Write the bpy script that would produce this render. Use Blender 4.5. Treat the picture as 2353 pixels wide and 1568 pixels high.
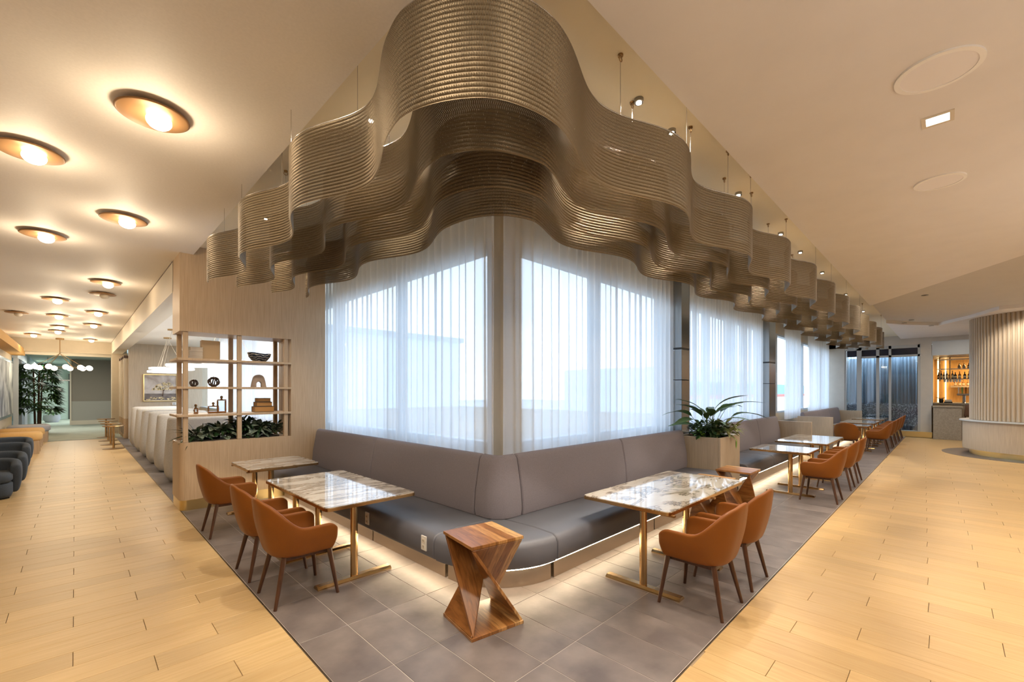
import bpy, bmesh, math, random
import numpy as np
from mathutils import Vector, Matrix
random.seed(7); np.random.seed(7)
PI = math.pi
S = bpy.context.scene
C = S.collection
for o in list(bpy.data.objects): bpy.data.objects.remove(o)

# ------------------------------------------------------------------ camera
cam = bpy.data.cameras.new('camera'); co = bpy.data.objects.new('camera', cam); C.objects.link(co)
co.location = (0, 0, 1.8); co.rotation_euler = (PI/2, 0, -PI/4)
cam.sensor_width = 36; cam.lens = 15.36; cam.shift_y = 0.0489; cam.clip_start = .05; cam.clip_end = 500
S.camera = co
S.view_settings.view_transform = 'Standard'; S.view_settings.look = 'None'
S.view_settings.exposure = 0.35; S.view_settings.gamma = 1; S.view_settings.use_curve_mapping = False

# ------------------------------------------------------------------ world (overcast sky)
W = bpy.data.worlds.new('sky'); S.world = W; W.use_nodes = True
wn = W.node_tree.nodes; wl = W.node_tree.links
bg = wn['Background']
tc = wn.new('ShaderNodeTexCoord'); sx = wn.new('ShaderNodeSeparateXYZ'); cr = wn.new('ShaderNodeValToRGB')
wl.new(tc.outputs['Generated'], sx.inputs[0]); wl.new(sx.outputs[2], cr.inputs[0]); wl.new(cr.outputs[0], bg.inputs[0])
cr.color_ramp.elements[0].position = 0.0; cr.color_ramp.elements[0].color = (.80, .88, .96, 1)
cr.color_ramp.elements[1].position = .6; cr.color_ramp.elements[1].color = (.62, .79, 1, 1)
bg.inputs[1].default_value = 4.0

# ------------------------------------------------------------------ lights
def lamp(kind, name, loc, power, col, size=.1, rot=None, spot=None, blend=.6, sy=None):
    l = bpy.data.lights.new(name, kind); l.energy = power; l.color = col
    if kind == 'AREA':
        l.size = size
        if sy: l.shape = 'RECTANGLE'; l.size_y = sy
    else: l.shadow_soft_size = size
    if spot: l.spot_size = math.radians(spot); l.spot_blend = blend
    o = bpy.data.objects.new(name, l); C.objects.link(o); o.location = loc
    if rot: o.rotation_euler = rot
    return o
WARM = (1, .85, .67); WARM2 = (1, .77, .52); NEUT = (1, .89, .76)
# recessed downlights of the general ceiling grid, farthest ones added to brighten far right
for (x, y, p) in [(-.3, 1.3, 40), (-1.6, 4.0, 45), (1.2, -.6, 40), (3.6, -1.6, 46), (6.4, -1.6, 50), (9.2, -1.6, 50), (-2.2, -1.8, 40), (13.5, -2.2, 50), (17.2, -4.2, 70), (20.8, -.4, 45), (13.5, .3, 40)]:
    lamp('AREA', 'ceiling_downlight_glow', (x, y, 3.82), p, WARM, .7)
for (x, y, p) in [(.6, 1.0, 40), (1.0, 2.9, 40), (2.9, .4, 45), (4.64, .06, 55), (7.4, .1, 55), (10.4, .2, 50), (.2, 5.6, 30)]:
    lamp('SPOT', 'ceiling_spot', (x, y, 3.84), p, WARM, .05, spot=125, blend=.8)
lamp('AREA', 'added_ceiling_fill', (1.0, -2.4, 2.3), 66, (1, .90, .78), 1.6, rot=(PI, 0, 0))  # upward fills without a fixture, added out of view to brighten the ceiling
lamp('AREA', 'added_ceiling_fill', (6.5, -3.4, 2.3), 55, (1, .90, .78), 1.6, rot=(PI, 0, 0))
# warm spots hidden in the cove above the metal ribbons
COVE = [(3.0, 1.65), (3.55, 1.65), (5.2, 1.65), (6.92, 1.65), (8.05, 1.65), (9.73, 1.65), (12.3, 1.65), (15.2, 1.65), (18.5, 1.8), (1.68, 3.28), (1.7, 6.09)]
for (x, y) in COVE:
    lamp('SPOT', 'cove_spot', (x, y, 3.93), 150, NEUT, .03, spot=130, blend=.7)
LAMPS = [(.4, 4.07, 1), (-.27, 5.42, 1), (.4, 6.79, 1), (-.29, 8.19, 1), (.4, 10.98, 1), (.4, 12.33, 0), (-.3, 13.75, 1), (-1.05, 16.76, 0), (-.33, 16.67, 1),
         (.39, 15.32, 1), (.37, 18.25, 1), (-.34, 19.46, 1), (-.43, 20.96, 1), (-1.06, 22.85, 1), (.42, 23.6, 1)]
LAMPS = [(x*1.022, y*1.022, on) for x, y, on in LAMPS]
for (x, y, on) in LAMPS:
    if on: lamp('POINT', 'disc_lamp_glow', (x, y, 3.56), 11.5 if y < 16 else 12, WARM2, .10)

# ------------------------------------------------------------------ materials
def newmat(name):
    m = bpy.data.materials.new(name); m.use_nodes = True
    return m, m.node_tree.nodes, m.node_tree.links, m.node_tree.nodes['Principled BSDF']
def flat(name, col, rough=.5, metal=0, spec=.5, coat=0, noise=0, nscale=8, bump=0, bscale=200, stretch=None, col2=None, emit=0, rand=0, aniso=0):
    m, n, l, b = newmat(name)
    b.inputs['Base Color'].default_value = (*col, 1); b.inputs['Roughness'].default_value = rough
    b.inputs['Metallic'].default_value = metal; b.inputs['Specular IOR Level'].default_value = spec
    b.inputs['Coat Weight'].default_value = coat; b.inputs['Anisotropic'].default_value = aniso
    if emit:
        b.inputs['Emission Color'].default_value = (*col, 1); b.inputs['Emission Strength'].default_value = emit
    if noise or bump or rand:
        t = n.new('ShaderNodeTexCoord'); mp = n.new('ShaderNodeMapping')
        l.new(t.outputs['Object'], mp.inputs[0])
        if stretch: mp.inputs['Scale'].default_value = stretch
        if rand:
            oi = n.new('ShaderNodeObjectInfo'); vm = n.new('ShaderNodeVectorMath'); vm.operation = 'SCALE'
            cx = n.new('ShaderNodeCombineXYZ')
            for i in range(3): l.new(oi.outputs['Random'], cx.inputs[i])
            l.new(cx.outputs[0], vm.inputs[0]); vm.inputs['Scale'].default_value = 57
            l.new(vm.outputs[0], mp.inputs['Location'])
    if noise:
        nz = n.new('ShaderNodeTexNoise'); nz.inputs['Scale'].default_value = nscale; nz.inputs['Detail'].default_value = 6
        l.new(mp.outputs[0], nz.inputs[0])
        r = n.new('ShaderNodeValToRGB'); r.color_ramp.elements[0].position = .3; r.color_ramp.elements[1].position = .7
        c2 = col2 or tuple(c*(1-noise) for c in col)
        r.color_ramp.elements[0].color = (*c2, 1); r.color_ramp.elements[1].color = (*col, 1)
        l.new(nz.outputs[0], r.inputs[0]); out = r.outputs[0]
        if rand:
            hs = n.new('ShaderNodeHueSaturation'); mr = n.new('ShaderNodeMapRange')
            mr.inputs[3].default_value = 1-rand; mr.inputs[4].default_value = 1+rand*.6
            l.new(oi.outputs['Random'], mr.inputs[0]); l.new(mr.outputs[0], hs.inputs['Value']); l.new(out, hs.inputs['Color']); out = hs.outputs[0]
        l.new(out, b.inputs['Base Color'])
    if bump:
        nb = n.new('ShaderNodeTexNoise'); nb.inputs['Scale'].default_value = bscale; nb.inputs['Detail'].default_value = 3
        l.new(mp.outputs[0], nb.inputs[0]); bp = n.new('ShaderNodeBump'); bp.inputs['Strength'].default_value = bump; bp.inputs['Distance'].default_value = .002
        l.new(nb.outputs[0], bp.inputs['Height']); l.new(bp.outputs[0], b.inputs['Normal'])
    return m
M = {}
M['ceil2'] = flat('fold_shade_ceiling', (.64, .615, .59), .65, noise=.04, nscale=3)  # greyer tone puts the shade beyond the ceiling fold into the colour
M['ceil'] = flat('ceiling_paint', (.82, .79, .775), .62, noise=.04, nscale=3)
M['ceil_left'] = flat('ceiling_satin_paint', (.84, .80, .745), .60, noise=.05, nscale=60)
M['cove'] = flat('cove_paint', (.80, .73, .56), .6, noise=.03, nscale=2)
M['wall'] = flat('wall_paint', (.52, .49, .44), .7, noise=.06, nscale=5)
M['wall_beige'] = flat('beige_plaster', (.58, .50, .38), .7, noise=.06, nscale=5)
M['oak'] = flat('oak_veneer', (.57, .425, .275), .45, noise=1, nscale=6, stretch=(18, 18, .5), col2=(.46, .33, .205), bump=.25, bscale=30)
M['oak_grey'] = flat('grey_oak_veneer', (.50, .41, .30), .45, noise=1, nscale=6, stretch=(18, 18, .5), col2=(.40, .32, .23), bump=.2, bscale=30)
M['plankx'] = flat('oak_plank', (.57, .40, .195), .38, noise=1, nscale=3, stretch=(.8, 14, 5), col2=(.49, .33, .145), rand=.10, bump=.12, bscale=12)
M['planky'] = flat('oak_plank_across', (.54, .37, .17), .38, noise=1, nscale=3, stretch=(14, .8, 5), col2=(.47, .305, .13), rand=.10, bump=.12, bscale=12)
M['tile'] = flat('slate_tile', (.195, .163, .148), .40, noise=1, nscale=3.4, col2=(.098, .08, .075), rand=.13, bump=.5, bscale=22)
M['grout'] = flat('grout', (.50, .45, .40), .8)
M['joint'] = flat('joint_filler', (.30, .22, .14), .8)
M['carpet'] = flat('sea_green_carpet', (.40, .43, .37), .9, noise=.2, nscale=2)
M['brass'] = flat('brushed_brass', (.55, .36, .17), .24, 1, bump=.1, bscale=60, stretch=(1, 1, .1))
M['brassd'] = flat('dark_brass', (.36, .23, .11), .3, 1)
M['gold'] = flat('brass_kick_plate', (.72, .56, .27), .28, 1)
M['steel'] = flat('brushed_steel', (.34, .335, .33), .22, 1, bump=.1, bscale=60, stretch=(.1, .1, 3))
M['plinth'] = flat('bronze_plinth', (.50, .42, .33), .33, 1, bump=.15, bscale=50, stretch=(.2, .2, 3))
M['leather'] = flat('tan_leather', (.215, .066, .006), .44, noise=.12, nscale=5, bump=.3, bscale=260, spec=.32)
M['walnut'] = flat('walnut', (.085, .032, .014), .38, noise=1, nscale=5, stretch=(12, 12, 1), col2=(.045, .017, .008))
M['fabric'] = flat('mauve_grey_fabric', (.235, .213, .24), .9, noise=.12, nscale=90, bump=.5, bscale=500)
M['vinyl'] = flat('slate_vinyl', (.135, .138, .16), .45, noise=.1, nscale=4, bump=.1, bscale=400)
M['pod'] = flat('oatmeal_fabric', (.56, .55, .53), .95, noise=.22, nscale=40, stretch=(1, 1, 4), bump=.8, bscale=120)
M['blue'] = flat('blue_grey_fabric', (.055, .07, .09), .9, noise=.2, nscale=60, bump=.4, bscale=400)
M['mustard'] = flat('mustard_fabric', (.62, .36, .12), .85, noise=.1, nscale=50)
M['palegrey'] = flat('pale_grey_fabric', (.42, .42, .43), .9, noise=.1, nscale=50)
M['white'] = flat('white_plastic', (.75, .72, .66), .4)
M['rimw'] = flat('speaker_rim', (.93, .91, .88), .4); M['grille'] = flat('speaker_grille', (.88, .85, .85), .6)
M['black'] = flat('black', (.02, .02, .02), .4)
M['cream'] = flat('cream_trim', (.70, .63, .52), .5)
M['ribbon'] = flat('champagne_chain', (.225, .172, .105), .42, .6)
M['rail'] = flat('steel_rail', (.55, .52, .48), .25, 1)
M['stone'] = flat('speckled_stone', (.36, .32, .26), .55, noise=1, nscale=30, col2=(.25, .22, .18))
M['inlay'] = flat('dark_stone_inlay', (.17, .15, .135), .35, noise=.3, nscale=8)
M['leaf'] = flat('dark_leaf', (.03, .075, .022), .42, noise=.5, nscale=10)
M['leaf2'] = flat('lily_leaf', (.09, .17, .05), .38, noise=.4, nscale=12)
M['leafv'] = flat('variegated_leaf', (.38, .38, .16), .45, noise=1, nscale=30, col2=(.10, .16, .04))
M['leafw'] = flat('silver_leaf', (.30, .34, .26), .45, noise=1, nscale=40, col2=(.03, .06, .025))
M['leafl'] = flat('lime_leaf', (.22, .42, .05), .4, noise=.2, nscale=20)
M['bark'] = flat('bark', (.09, .055, .03), .9, noise=.4, nscale=20)
M['soil'] = flat('soil', (.03, .02, .015), .95)
M['paper'] = flat('book_paper', (.62, .55, .45), .7)
M['paperb'] = flat('brown_book_pages', (.50, .26, .08), .7)
M['bookb'] = flat('dark_book_cover', (.06, .045, .03), .5)
M['box'] = flat('tan_board_box', (.58, .42, .24), .6)
M['arch'] = flat('travertine', (.52, .40, .30), .7, noise=.25, nscale=14)
M['rope'] = flat('dark_bronze_rope', (.09, .06, .045), .4, .4)
M['bldg'] = flat('far_building', (.74, .80, .86), .8, noise=.1, nscale=.3)
M['bldg2'] = flat('far_building_blue', (.18, .30, .45), .8)
M['red'] = flat('red_stripe', (.6, .12, .08), .8)
M['tarmac'] = flat('tarmac', (.66, .68, .70), .9, noise=.1, nscale=.2)
M['frame'] = flat('window_frame', (.45, .50, .55), .4, .1)
M['frameg'] = flat('grey_window_frame', (.40, .41, .41), .4)
M['dark'] = flat('dark_glass_band', (.015, .018, .035), .15)
M['backcurt'] = flat('grey_drape', (.27, .31, .35), .9, noise=.3, nscale=5, stretch=(1, 6, .1))
M['acoustic'] = flat('taupe_acoustic_panel', (.31, .275, .235), .9, noise=.1, nscale=80)
M['wains'] = flat('pale_wainscot', (.42, .41, .37), .7, noise=.06, nscale=60)
M['greenwall'] = flat('sage_wall', (.27, .33, .28), .7, noise=.05, nscale=3)
M['door'] = flat('sage_door', (.40, .48, .42), .6, noise=.05, nscale=8)
M['amber'] = flat('amber_bar_wall', (.62, .36, .12), .5, noise=.3, nscale=6, stretch=(14, 14, .6))
M['cloth'] = flat('brown_fabric', (.20, .12, .09), .9)
M['bottle'] = flat('dark_bottle_glass', (.03, .02, .02), .12, spec=.8)
M['bottlea'] = flat('amber_bottle_glass', (.30, .12, .03), .1, spec=.8)
M['clear'] = flat('clear_tumbler', (.75, .78, .82), .08, spec=.8)
M['label'] = flat('cream_label', (.7, .65, .5), .6)
M['green'] = flat('green_handle', (.1, .3, .08), .4)
M['disc'] = flat('bronze_disc', (.36, .20, .085), .42, .35)
def emis(name, col, s):
    m = bpy.data.materials.new(name); m.use_nodes = True; n = m.node_tree.nodes; n.clear()
    e = n.new('ShaderNodeEmission'); e.inputs[0].default_value = (*col, 1); e.inputs[1].default_value = s
    o = n.new('ShaderNodeOutputMaterial'); m.node_tree.links.new(e.outputs[0], o.inputs[0]); return m
M['globe'] = emis('lit_globe', (1, .86, .62), 14)
M['led'] = emis('led_strip', (1, .80, .54), 32)
M['ledbar'] = emis('bar_led', (1, .72, .34), 5)
M['ring'] = emis('lit_ring', (1, .95, .84), 7)
M['spot'] = emis('spot_lens', (1, .92, .78), 45)
M['exit'] = emis('exit_green', (.1, 1, .2), 2.2)
M['downl'] = emis('downlight_lens', (1, .94, .82), 3)
M['greenlet'] = M['exit']

def mk_marble():
    m, n, l, b = newmat('marble')
    t = n.new('ShaderNodeTexCoord'); oi = n.new('ShaderNodeObjectInfo'); mp = n.new('ShaderNodeMapping'); mp.inputs['Scale'].default_value = (1, 2.6, 1); mp.inputs['Rotation'].default_value = (0, 0, .5)
    cx = n.new('ShaderNodeCombineXYZ'); l.new(oi.outputs['Random'], cx.inputs[0]); sc = n.new('ShaderNodeVectorMath'); sc.operation = 'SCALE'; sc.inputs['Scale'].default_value = 40
    l.new(cx.outputs[0], sc.inputs[0]); l.new(sc.outputs[0], mp.inputs['Location']); l.new(t.outputs['Object'], mp.inputs[0])
    nz = n.new('ShaderNodeTexNoise'); nz.inputs['Scale'].default_value = 1.5; nz.inputs['Detail'].default_value = 9; nz.inputs['Distortion'].default_value = 1.6; nz.inputs['Roughness'].default_value = .62
    l.new(mp.outputs[0], nz.inputs[0])
    r = n.new('ShaderNodeValToRGB'); e = r.color_ramp.elements
    e[0].position = .32; e[0].color = (.16, .12, .085, 1); e[1].position = .62; e[1].color = (.66, .61, .53, 1)
    x = e.new(.42); x.color = (.50, .44, .36, 1); x = e.new(.47); x.color = (.20, .155, .11, 1); x = e.new(.51); x.color = (.62, .56, .48, 1)
    l.new(nz.outputs[0], r.inputs[0]); l.new(r.outputs[0], b.inputs['Base Color'])
    b.inputs['Roughness'].default_value = .06; b.inputs['Coat Weight'].default_value = .6; b.inputs['Coat Roughness'].default_value = .03
    return m
M['marble'] = mk_marble()
def mk_stripwood():
    m, n, l, b = newmat('acacia_blocks')
    t = n.new('ShaderNodeTexCoord'); sp = n.new('ShaderNodeSeparateXYZ'); l.new(t.outputs['Object'], sp.inputs[0])
    # strips about 9 cm wide along x
    mm = n.new('ShaderNodeMath'); mm.operation = 'MULTIPLY'; mm.inputs[1].default_value = 13.3; l.new(sp.outputs[0], mm.inputs[0])
    fl = n.new('ShaderNodeMath'); fl.operation = 'FLOOR'; l.new(mm.outputs[0], fl.inputs[0])
    wn_ = n.new('ShaderNodeTexWhiteNoise'); wn_.noise_dimensions = '1D'; l.new(fl.outputs[0], wn_.inputs['W'])
    r = n.new('ShaderNodeValToRGB'); e = r.color_ramp.elements
    e[0].color = (.24, .09, .022, 1); e[1].color = (.62, .38, .16, 1); x = e.new(.5); x.color = (.44, .21, .065, 1)
    l.new(wn_.outputs['Value'], r.inputs[0])
    mp = n.new('ShaderNodeMapping'); mp.inputs['Scale'].default_value = (14, 2, 2); l.new(t.outputs['Object'], mp.inputs[0])
    nz = n.new('ShaderNodeTexNoise'); nz.inputs['Scale'].default_value = 3; nz.inputs['Detail'].default_value = 7; nz.inputs['Distortion'].default_value = .8; l.new(mp.outputs[0], nz.inputs[0])
    r2 = n.new('ShaderNodeValToRGB'); r2.color_ramp.elements[0].position = .35; r2.color_ramp.elements[0].color = (.55, .5, .45, 1); r2.color_ramp.elements[1].position = .6; r2.color_ramp.elements[1].color = (1, 1, 1, 1)
    l.new(nz.outputs[0], r2.inputs[0]); mx = n.new('ShaderNodeMix'); mx.data_type = 'RGBA'; mx.blend_type = 'MULTIPLY'; mx.inputs[0].default_value = 1
    l.new(r.outputs[0], mx.inputs[6]); l.new(r2.outputs[0], mx.inputs[7]); l.new(mx.outputs[2], b.inputs['Base Color'])
    b.inputs['Roughness'].default_value = .28
    return m
M['acacia'] = mk_stripwood()
def mk_curtain():
    m = bpy.data.materials.new('sheer_curtain'); m.use_nodes = True; n = m.node_tree.nodes; l = m.node_tree.links; n.clear()
    o = n.new('ShaderNodeOutputMaterial'); d = n.new('ShaderNodeBsdfDiffuse'); t = n.new('ShaderNodeBsdfTranslucent'); tr = n.new('ShaderNodeBsdfTransparent')
    d.inputs[0].default_value = (.82, .79, .76, 1); t.inputs[0].default_value = (.80, .86, .93, 1); tr.inputs[0].default_value = (1, 1, 1, 1)
    a = n.new('ShaderNodeMixShader'); a.inputs[0].default_value = .56; b = n.new('ShaderNodeMixShader')
    lw = n.new('ShaderNodeLayerWeight'); lw.inputs[0].default_value = .5; mr = n.new('ShaderNodeMapRange'); mr.inputs[1].default_value = .1; mr.inputs[2].default_value = .75; mr.inputs[3].default_value = .19; mr.inputs[4].default_value = .02
    l.new(lw.outputs['Facing'], mr.inputs[0]); l.new(mr.outputs[0], b.inputs[0])
    l.new(d.outputs[0], a.inputs[1]); l.new(t.outputs[0], a.inputs[2]); l.new(a.outputs[0], b.inputs[1]); l.new(tr.outputs[0], b.inputs[2]); l.new(b.outputs[0], o.inputs[0])
    return m
M['curtain'] = mk_curtain()
def mk_glass(name, tint, gl=.08, rough=.02):
    m = bpy.data.materials.new(name); m.use_nodes = True; n = m.node_tree.nodes; l = m.node_tree.links; n.clear()
    o = n.new('ShaderNodeOutputMaterial'); g = n.new('ShaderNodeBsdfGlossy'); g.inputs['Roughness'].default_value = rough; tr = n.new('ShaderNodeBsdfTransparent'); tr.inputs[0].default_value = (*tint, 1)
    fr = n.new('ShaderNodeMixShader'); fr.inputs[0].default_value = gl
    l.new(tr.outputs[0], fr.inputs[1]); l.new(g.outputs[0], fr.inputs[2]); l.new(fr.outputs[0], o.inputs[0]); return m
M['glass'] = mk_glass('window_glass', (.93, .97, 1))
M['glassd'] = mk_glass('tinted_glass', (.72, .80, .86), .16, .04)
def mk_bowl():
    m, n, l, b = newmat('blue_marbled_glaze')
    t = n.new('ShaderNodeTexCoord'); w = n.new('ShaderNodeTexWave'); w.inputs['Scale'].default_value = 9; w.inputs['Distortion'].default_value = 9; w.inputs['Detail'].default_value = 3; w.bands_direction = 'Z'
    l.new(t.outputs['Object'], w.inputs[0]); r = n.new('ShaderNodeValToRGB'); e = r.color_ramp.elements
    e[0].color = (.015, .025, .05, 1); e[0].position = .55; e[1].color = (.5, .48, .44, 1); e[1].position = .95
    l.new(w.outputs[0], r.inputs[0]); l.new(r.outputs[0], b.inputs['Base Color']); b.inputs['Roughness'].default_value = .2; return m
M['bowl'] = mk_bowl()
def mk_frit():
    m, n, l, b = newmat('speckled_frit')
    t = n.new('ShaderNodeTexCoord'); v = n.new('ShaderNodeTexNoise'); v.inputs['Scale'].default_value = 22; v.inputs['Detail'].default_value = 1; l.new(t.outputs['Object'], v.inputs[0])
    r = n.new('ShaderNodeValToRGB'); r.color_ramp.elements[0].position = .5; r.color_ramp.elements[1].position = .62
    r.color_ramp.elements[0].color = (.22, .26, .30, 1); r.color_ramp.elements[1].color = (.85, .90, .95, 1)
    l.new(v.outputs[0], r.inputs[0]); l.new(r.outputs[0], b.inputs['Base Color']); b.inputs['Roughness'].default_value = .5; return m
M['frit'] = mk_frit()
def mk_paint(name, kind):
    m, n, l, b = newmat(name)
    t = n.new('ShaderNodeTexCoord'); nz = n.new('ShaderNodeTexNoise'); nz.inputs['Detail'].default_value = 8
    nz.inputs['Scale'].default_value = 2.2 if kind else 1.2; nz.inputs['Distortion'].default_value = .6
    l.new(t.outputs['Object'], nz.inputs[0]); r = n.new('ShaderNodeValToRGB'); e = r.color_ramp.elements
    if kind: e[0].position = .35; e[0].color = (.30, .24, .20, 1); e[1].position = .6; e[1].color = (.55, .50, .46, 1)
    else:
        e[0].position = .35; e[0].color = (.10, .12, .15, 1); e[1].position = .62; e[1].color = (.52, .56, .58, 1)
    l.new(nz.outputs[0], r.inputs[0]); l.new(r.outputs[0], b.inputs['Base Color']); b.inputs['Roughness'].default_value = .7; return m
M['painting'] = mk_paint('painted_canvas', 1); M['abstract'] = mk_paint('abstract_canvas', 0)
M['blossom'] = flat('blossom_paint', (.85, .68, .38), .6)
M['field'] = flat('field_paint', (.22, .18, .16), .7, noise=.5, nscale=6)

# ------------------------------------------------------------------ helpers
class MB:
    def __init__(s): s.v = []; s.f = []
    def add(s, vs, fs):
        k = len(s.v); s.v += [tuple(p) for p in vs]; s.f += [tuple(i+k for i in f) for f in fs]; return s
    def box(s, x0, y0, z0, x1, y1, z1):
        return s.add([(x0,y0,z0),(x1,y0,z0),(x1,y1,z0),(x0,y1,z0),(x0,y0,z1),(x1,y0,z1),(x1,y1,z1),(x0,y1,z1)],
                     [(3,2,1,0),(4,5,6,7),(0,1,5,4),(1,2,6,5),(2,3,7,6),(3,0,4,7)])
    def tube(s, p0, p1, r0, r1=None, n=10, cap=True):
        r1 = r0 if r1 is None else r1; p0 = Vector(p0); p1 = Vector(p1); d = (p1-p0).normalized()
        a = d.orthogonal().normalized(); b = d.cross(a); vs = []
        for p, r in ((p0, r0), (p1, r1)):
            for i in range(n): t = 2*PI*i/n; vs.append(p+a*(r*math.cos(t))+b*(r*math.sin(t)))
        fs = [(i, (i+1) % n, n+(i+1) % n, n+i) for i in range(n)]
        if cap: fs += [tuple(range(n-1, -1, -1)), tuple(range(n, 2*n))]
        return s.add(vs, fs)
    def path(s, pts, r, n=8):
        pts = [Vector(p) for p in pts]; vs = []; fs = []
        for k, p in enumerate(pts):
            d = (pts[min(k+1, len(pts)-1)]-pts[max(k-1, 0)]).normalized()
            a = Vector((0, 0, 1)).cross(d)
            a = a.normalized() if a.length > 1e-3 else Vector((1, 0, 0)); b = d.cross(a)
            rr = r[k] if isinstance(r, (list, tuple)) else r
            for i in range(n): t = 2*PI*i/n; vs.append(p+a*(rr*math.cos(t))+b*(rr*math.sin(t)))
        for k in range(len(pts)-1):
            for i in range(n): fs.append((k*n+i, k*n+(i+1) % n, (k+1)*n+(i+1) % n, (k+1)*n+i))
        fs += [tuple(range(n-1, -1, -1)), tuple((len(pts)-1)*n+i for i in range(n))]
        return s.add(vs, fs)
    def lathe(s, prof, c=(0, 0, 0), n=24, close=True):
        vs = []; fs = []
        for r, z in prof:
            for i in range(n): t = 2*PI*i/n; vs.append((c[0]+r*math.cos(t), c[1]+r*math.sin(t), c[2]+z))
        m = len(prof)
        for k in range(m-1):
            for i in range(n): fs.append((k*n+i, k*n+(i+1) % n, (k+1)*n+(i+1) % n, (k+1)*n+i))
        if close: fs += [tuple(range(n-1, -1, -1)), tuple((m-1)*n+i for i in range(n))]
        return s.add(vs, fs)
    def prism(s, pts, z0, z1):
        n = len(pts); vs = [(x, y, z0) for x, y in pts]+[(x, y, z1) for x, y in pts]
        return s.add(vs, [tuple(range(n-1, -1, -1)), tuple(range(n, 2*n))]+[(i, (i+1) % n, n+(i+1) % n, n+i) for i in range(n)])
    def slab(s, pts, t):   # thick polygon from 3-D points, thickness t along its normal (centred)
        P = [Vector(p) for p in pts]; nn = (P[1]-P[0]).cross(P[2]-P[0]).normalized()*(t/2); n = len(P)
        return s.add([p-nn for p in P]+[p+nn for p in P], [tuple(range(n-1, -1, -1)), tuple(range(n, 2*n))]+[(i, (i+1) % n, n+(i+1) % n, n+i) for i in range(n)])
    def sphere(s, c, r, n=12, sz=1):
        m = n//2+1; prof = [(max(r*math.sin(PI*k/m), r*.02), -r*sz*math.cos(PI*k/m)) for k in range(m+1)]
        return s.lathe(prof, c, n)
    def build(s, name, mat, parent=None, smooth=False, bevel=0, world=False, seg=2, sub=0):
        me = bpy.data.meshes.new(name)
        off = parent.location if (parent is not None and world) else Vector((0, 0, 0))
        if parent is not None and world and parent.parent is not None: off = off + parent.parent.location
        me.from_pydata([(x-off[0], y-off[1], z-off[2]) for x, y, z in s.v], [], s.f)
        me.update(); return link(name, me, mat, parent, smooth, bevel, seg, sub)
def link(name, me, mat, parent=None, smooth=False, bevel=0, seg=2, sub=0):
    bm = bmesh.new(); bm.from_mesh(me); bmesh.ops.recalc_face_normals(bm, faces=bm.faces); bm.to_mesh(me); bm.free()
    if mat: me.materials.append(mat)
    o = bpy.data.objects.new(name, me); C.objects.link(o)
    if parent is not None: o.parent = parent
    if smooth:
        me.polygons.foreach_set('use_smooth', [True]*len(me.polygons))
        if smooth != 'all': me.set_sharp_from_angle(angle=math.radians(42))
    if bevel:
        b = o.modifiers.new('bevel', 'BEVEL'); b.width = bevel; b.segments = seg; b.limit_method = 'ANGLE'; b.angle_limit = math.radians(40); b.harden_normals = False
    if sub: m = o.modifiers.new('sub', 'SUBSURF'); m.levels = sub; m.render_levels = sub
    return o
def tag(o, label, cat, group=None, kind=None):
    if label: o['label'] = label
    if cat: o['category'] = cat
    if group: o['group'] = group
    if kind: o['kind'] = kind
    return o
def thing(name, label, cat, loc=(0, 0, 0), rz=0, group=None):
    o = bpy.data.objects.new(name, None); C.objects.link(o); o.location = loc; o.rotation_euler = (0, 0, rz); o.empty_display_size = .1
    return tag(o, label, cat, group)
def struct(o, label=None): o['kind'] = 'structure'; tag(o, label, None); return o
def dup(root, loc, rz, label, group=None):
    def cp(o, par):
        c = o.copy(); C.objects.link(c)
        if par: c.parent = par
        for ch in kids.get(o, []): cp(ch, c)
        return c
    kids = {}
    for o in bpy.data.objects:
        if o.parent: kids.setdefault(o.parent, []).append(o)
    r = cp(root, None); r.location = loc; r.rotation_euler = (0, 0, rz); r['label'] = label
    if group: r['group'] = group
    return r
def X(px, y):
    t = (px-1176.5)/1004; return y*(1+t)/(1-t)
def Y(px, x):
    t = (px-1176.5)/1004; return x*(1-t)/(1+t)
def ZZ(py, x, y): return 1.8-(py-899)*(x+y)/2**.5/1004
CZ = 3.87; CV = 4.0

# ================================================================== FLOOR
fl = MB().box(-9, -9, -.2, 33, 42, -.012).build('floor', M['joint']); struct(fl, 'timber and tile floor of the lounge')
g = MB().prism([(1.13, 1.212), (23.3, 1.212), (23.3, 3.9), (3.9, 3.9), (3.9, 25.2), (1.13, 25.2)], -.012, -.003).build('grout', M['grout'], fl)
planks = []   # x0,y0,x1,y1,axis
def rowsL():
    for k in range(-9, 84):
        yc = 4.16+.2233*k; y0, y1 = yc-.1117, yc+.1117
        if y1 > 22.75: continue
        j = [-.01, .38, .75][k % 3]
        xm = -.085*y1-1.7
        x = j-1.13*8
        while x < 1.115:
            a, b = x, min(x+1.13, 1.115)
            if b > xm and b-a > .03: planks.append((a, y0, b, y1, 0))
            x += 1.13
def rowsR():
    for k in range(-8, 85):
        xc = 3.88+.2285*k; x0, x1 = xc-.11425, xc+.11425
        if x1 > 23.0: continue
        j = .84-.37*k; j -= 1.13*math.floor(j/1.13)
        ym = -.085*x1-2.2; y = j-1.13*6
        while y < 1.2:
            a, b = y, min(y+1.13, 1.2)
            if b > ym and b-a > .03: planks.append((x0, a, x1, b, 1))
            y += 1.13
rowsL(); rowsR()
planks = [p for p in planks if (p[0]+p[2]+p[1]+p[3])/2/2**.5 > 2.1]
planks.sort(key=lambda p: (p[0]+p[2]+p[1]+p[3]) + (1000 if min((p[0]+p[2]), (p[1]+p[3]))/2 < -.085*max(p[2], p[3])-.55 else 0))
cache = {}
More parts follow.
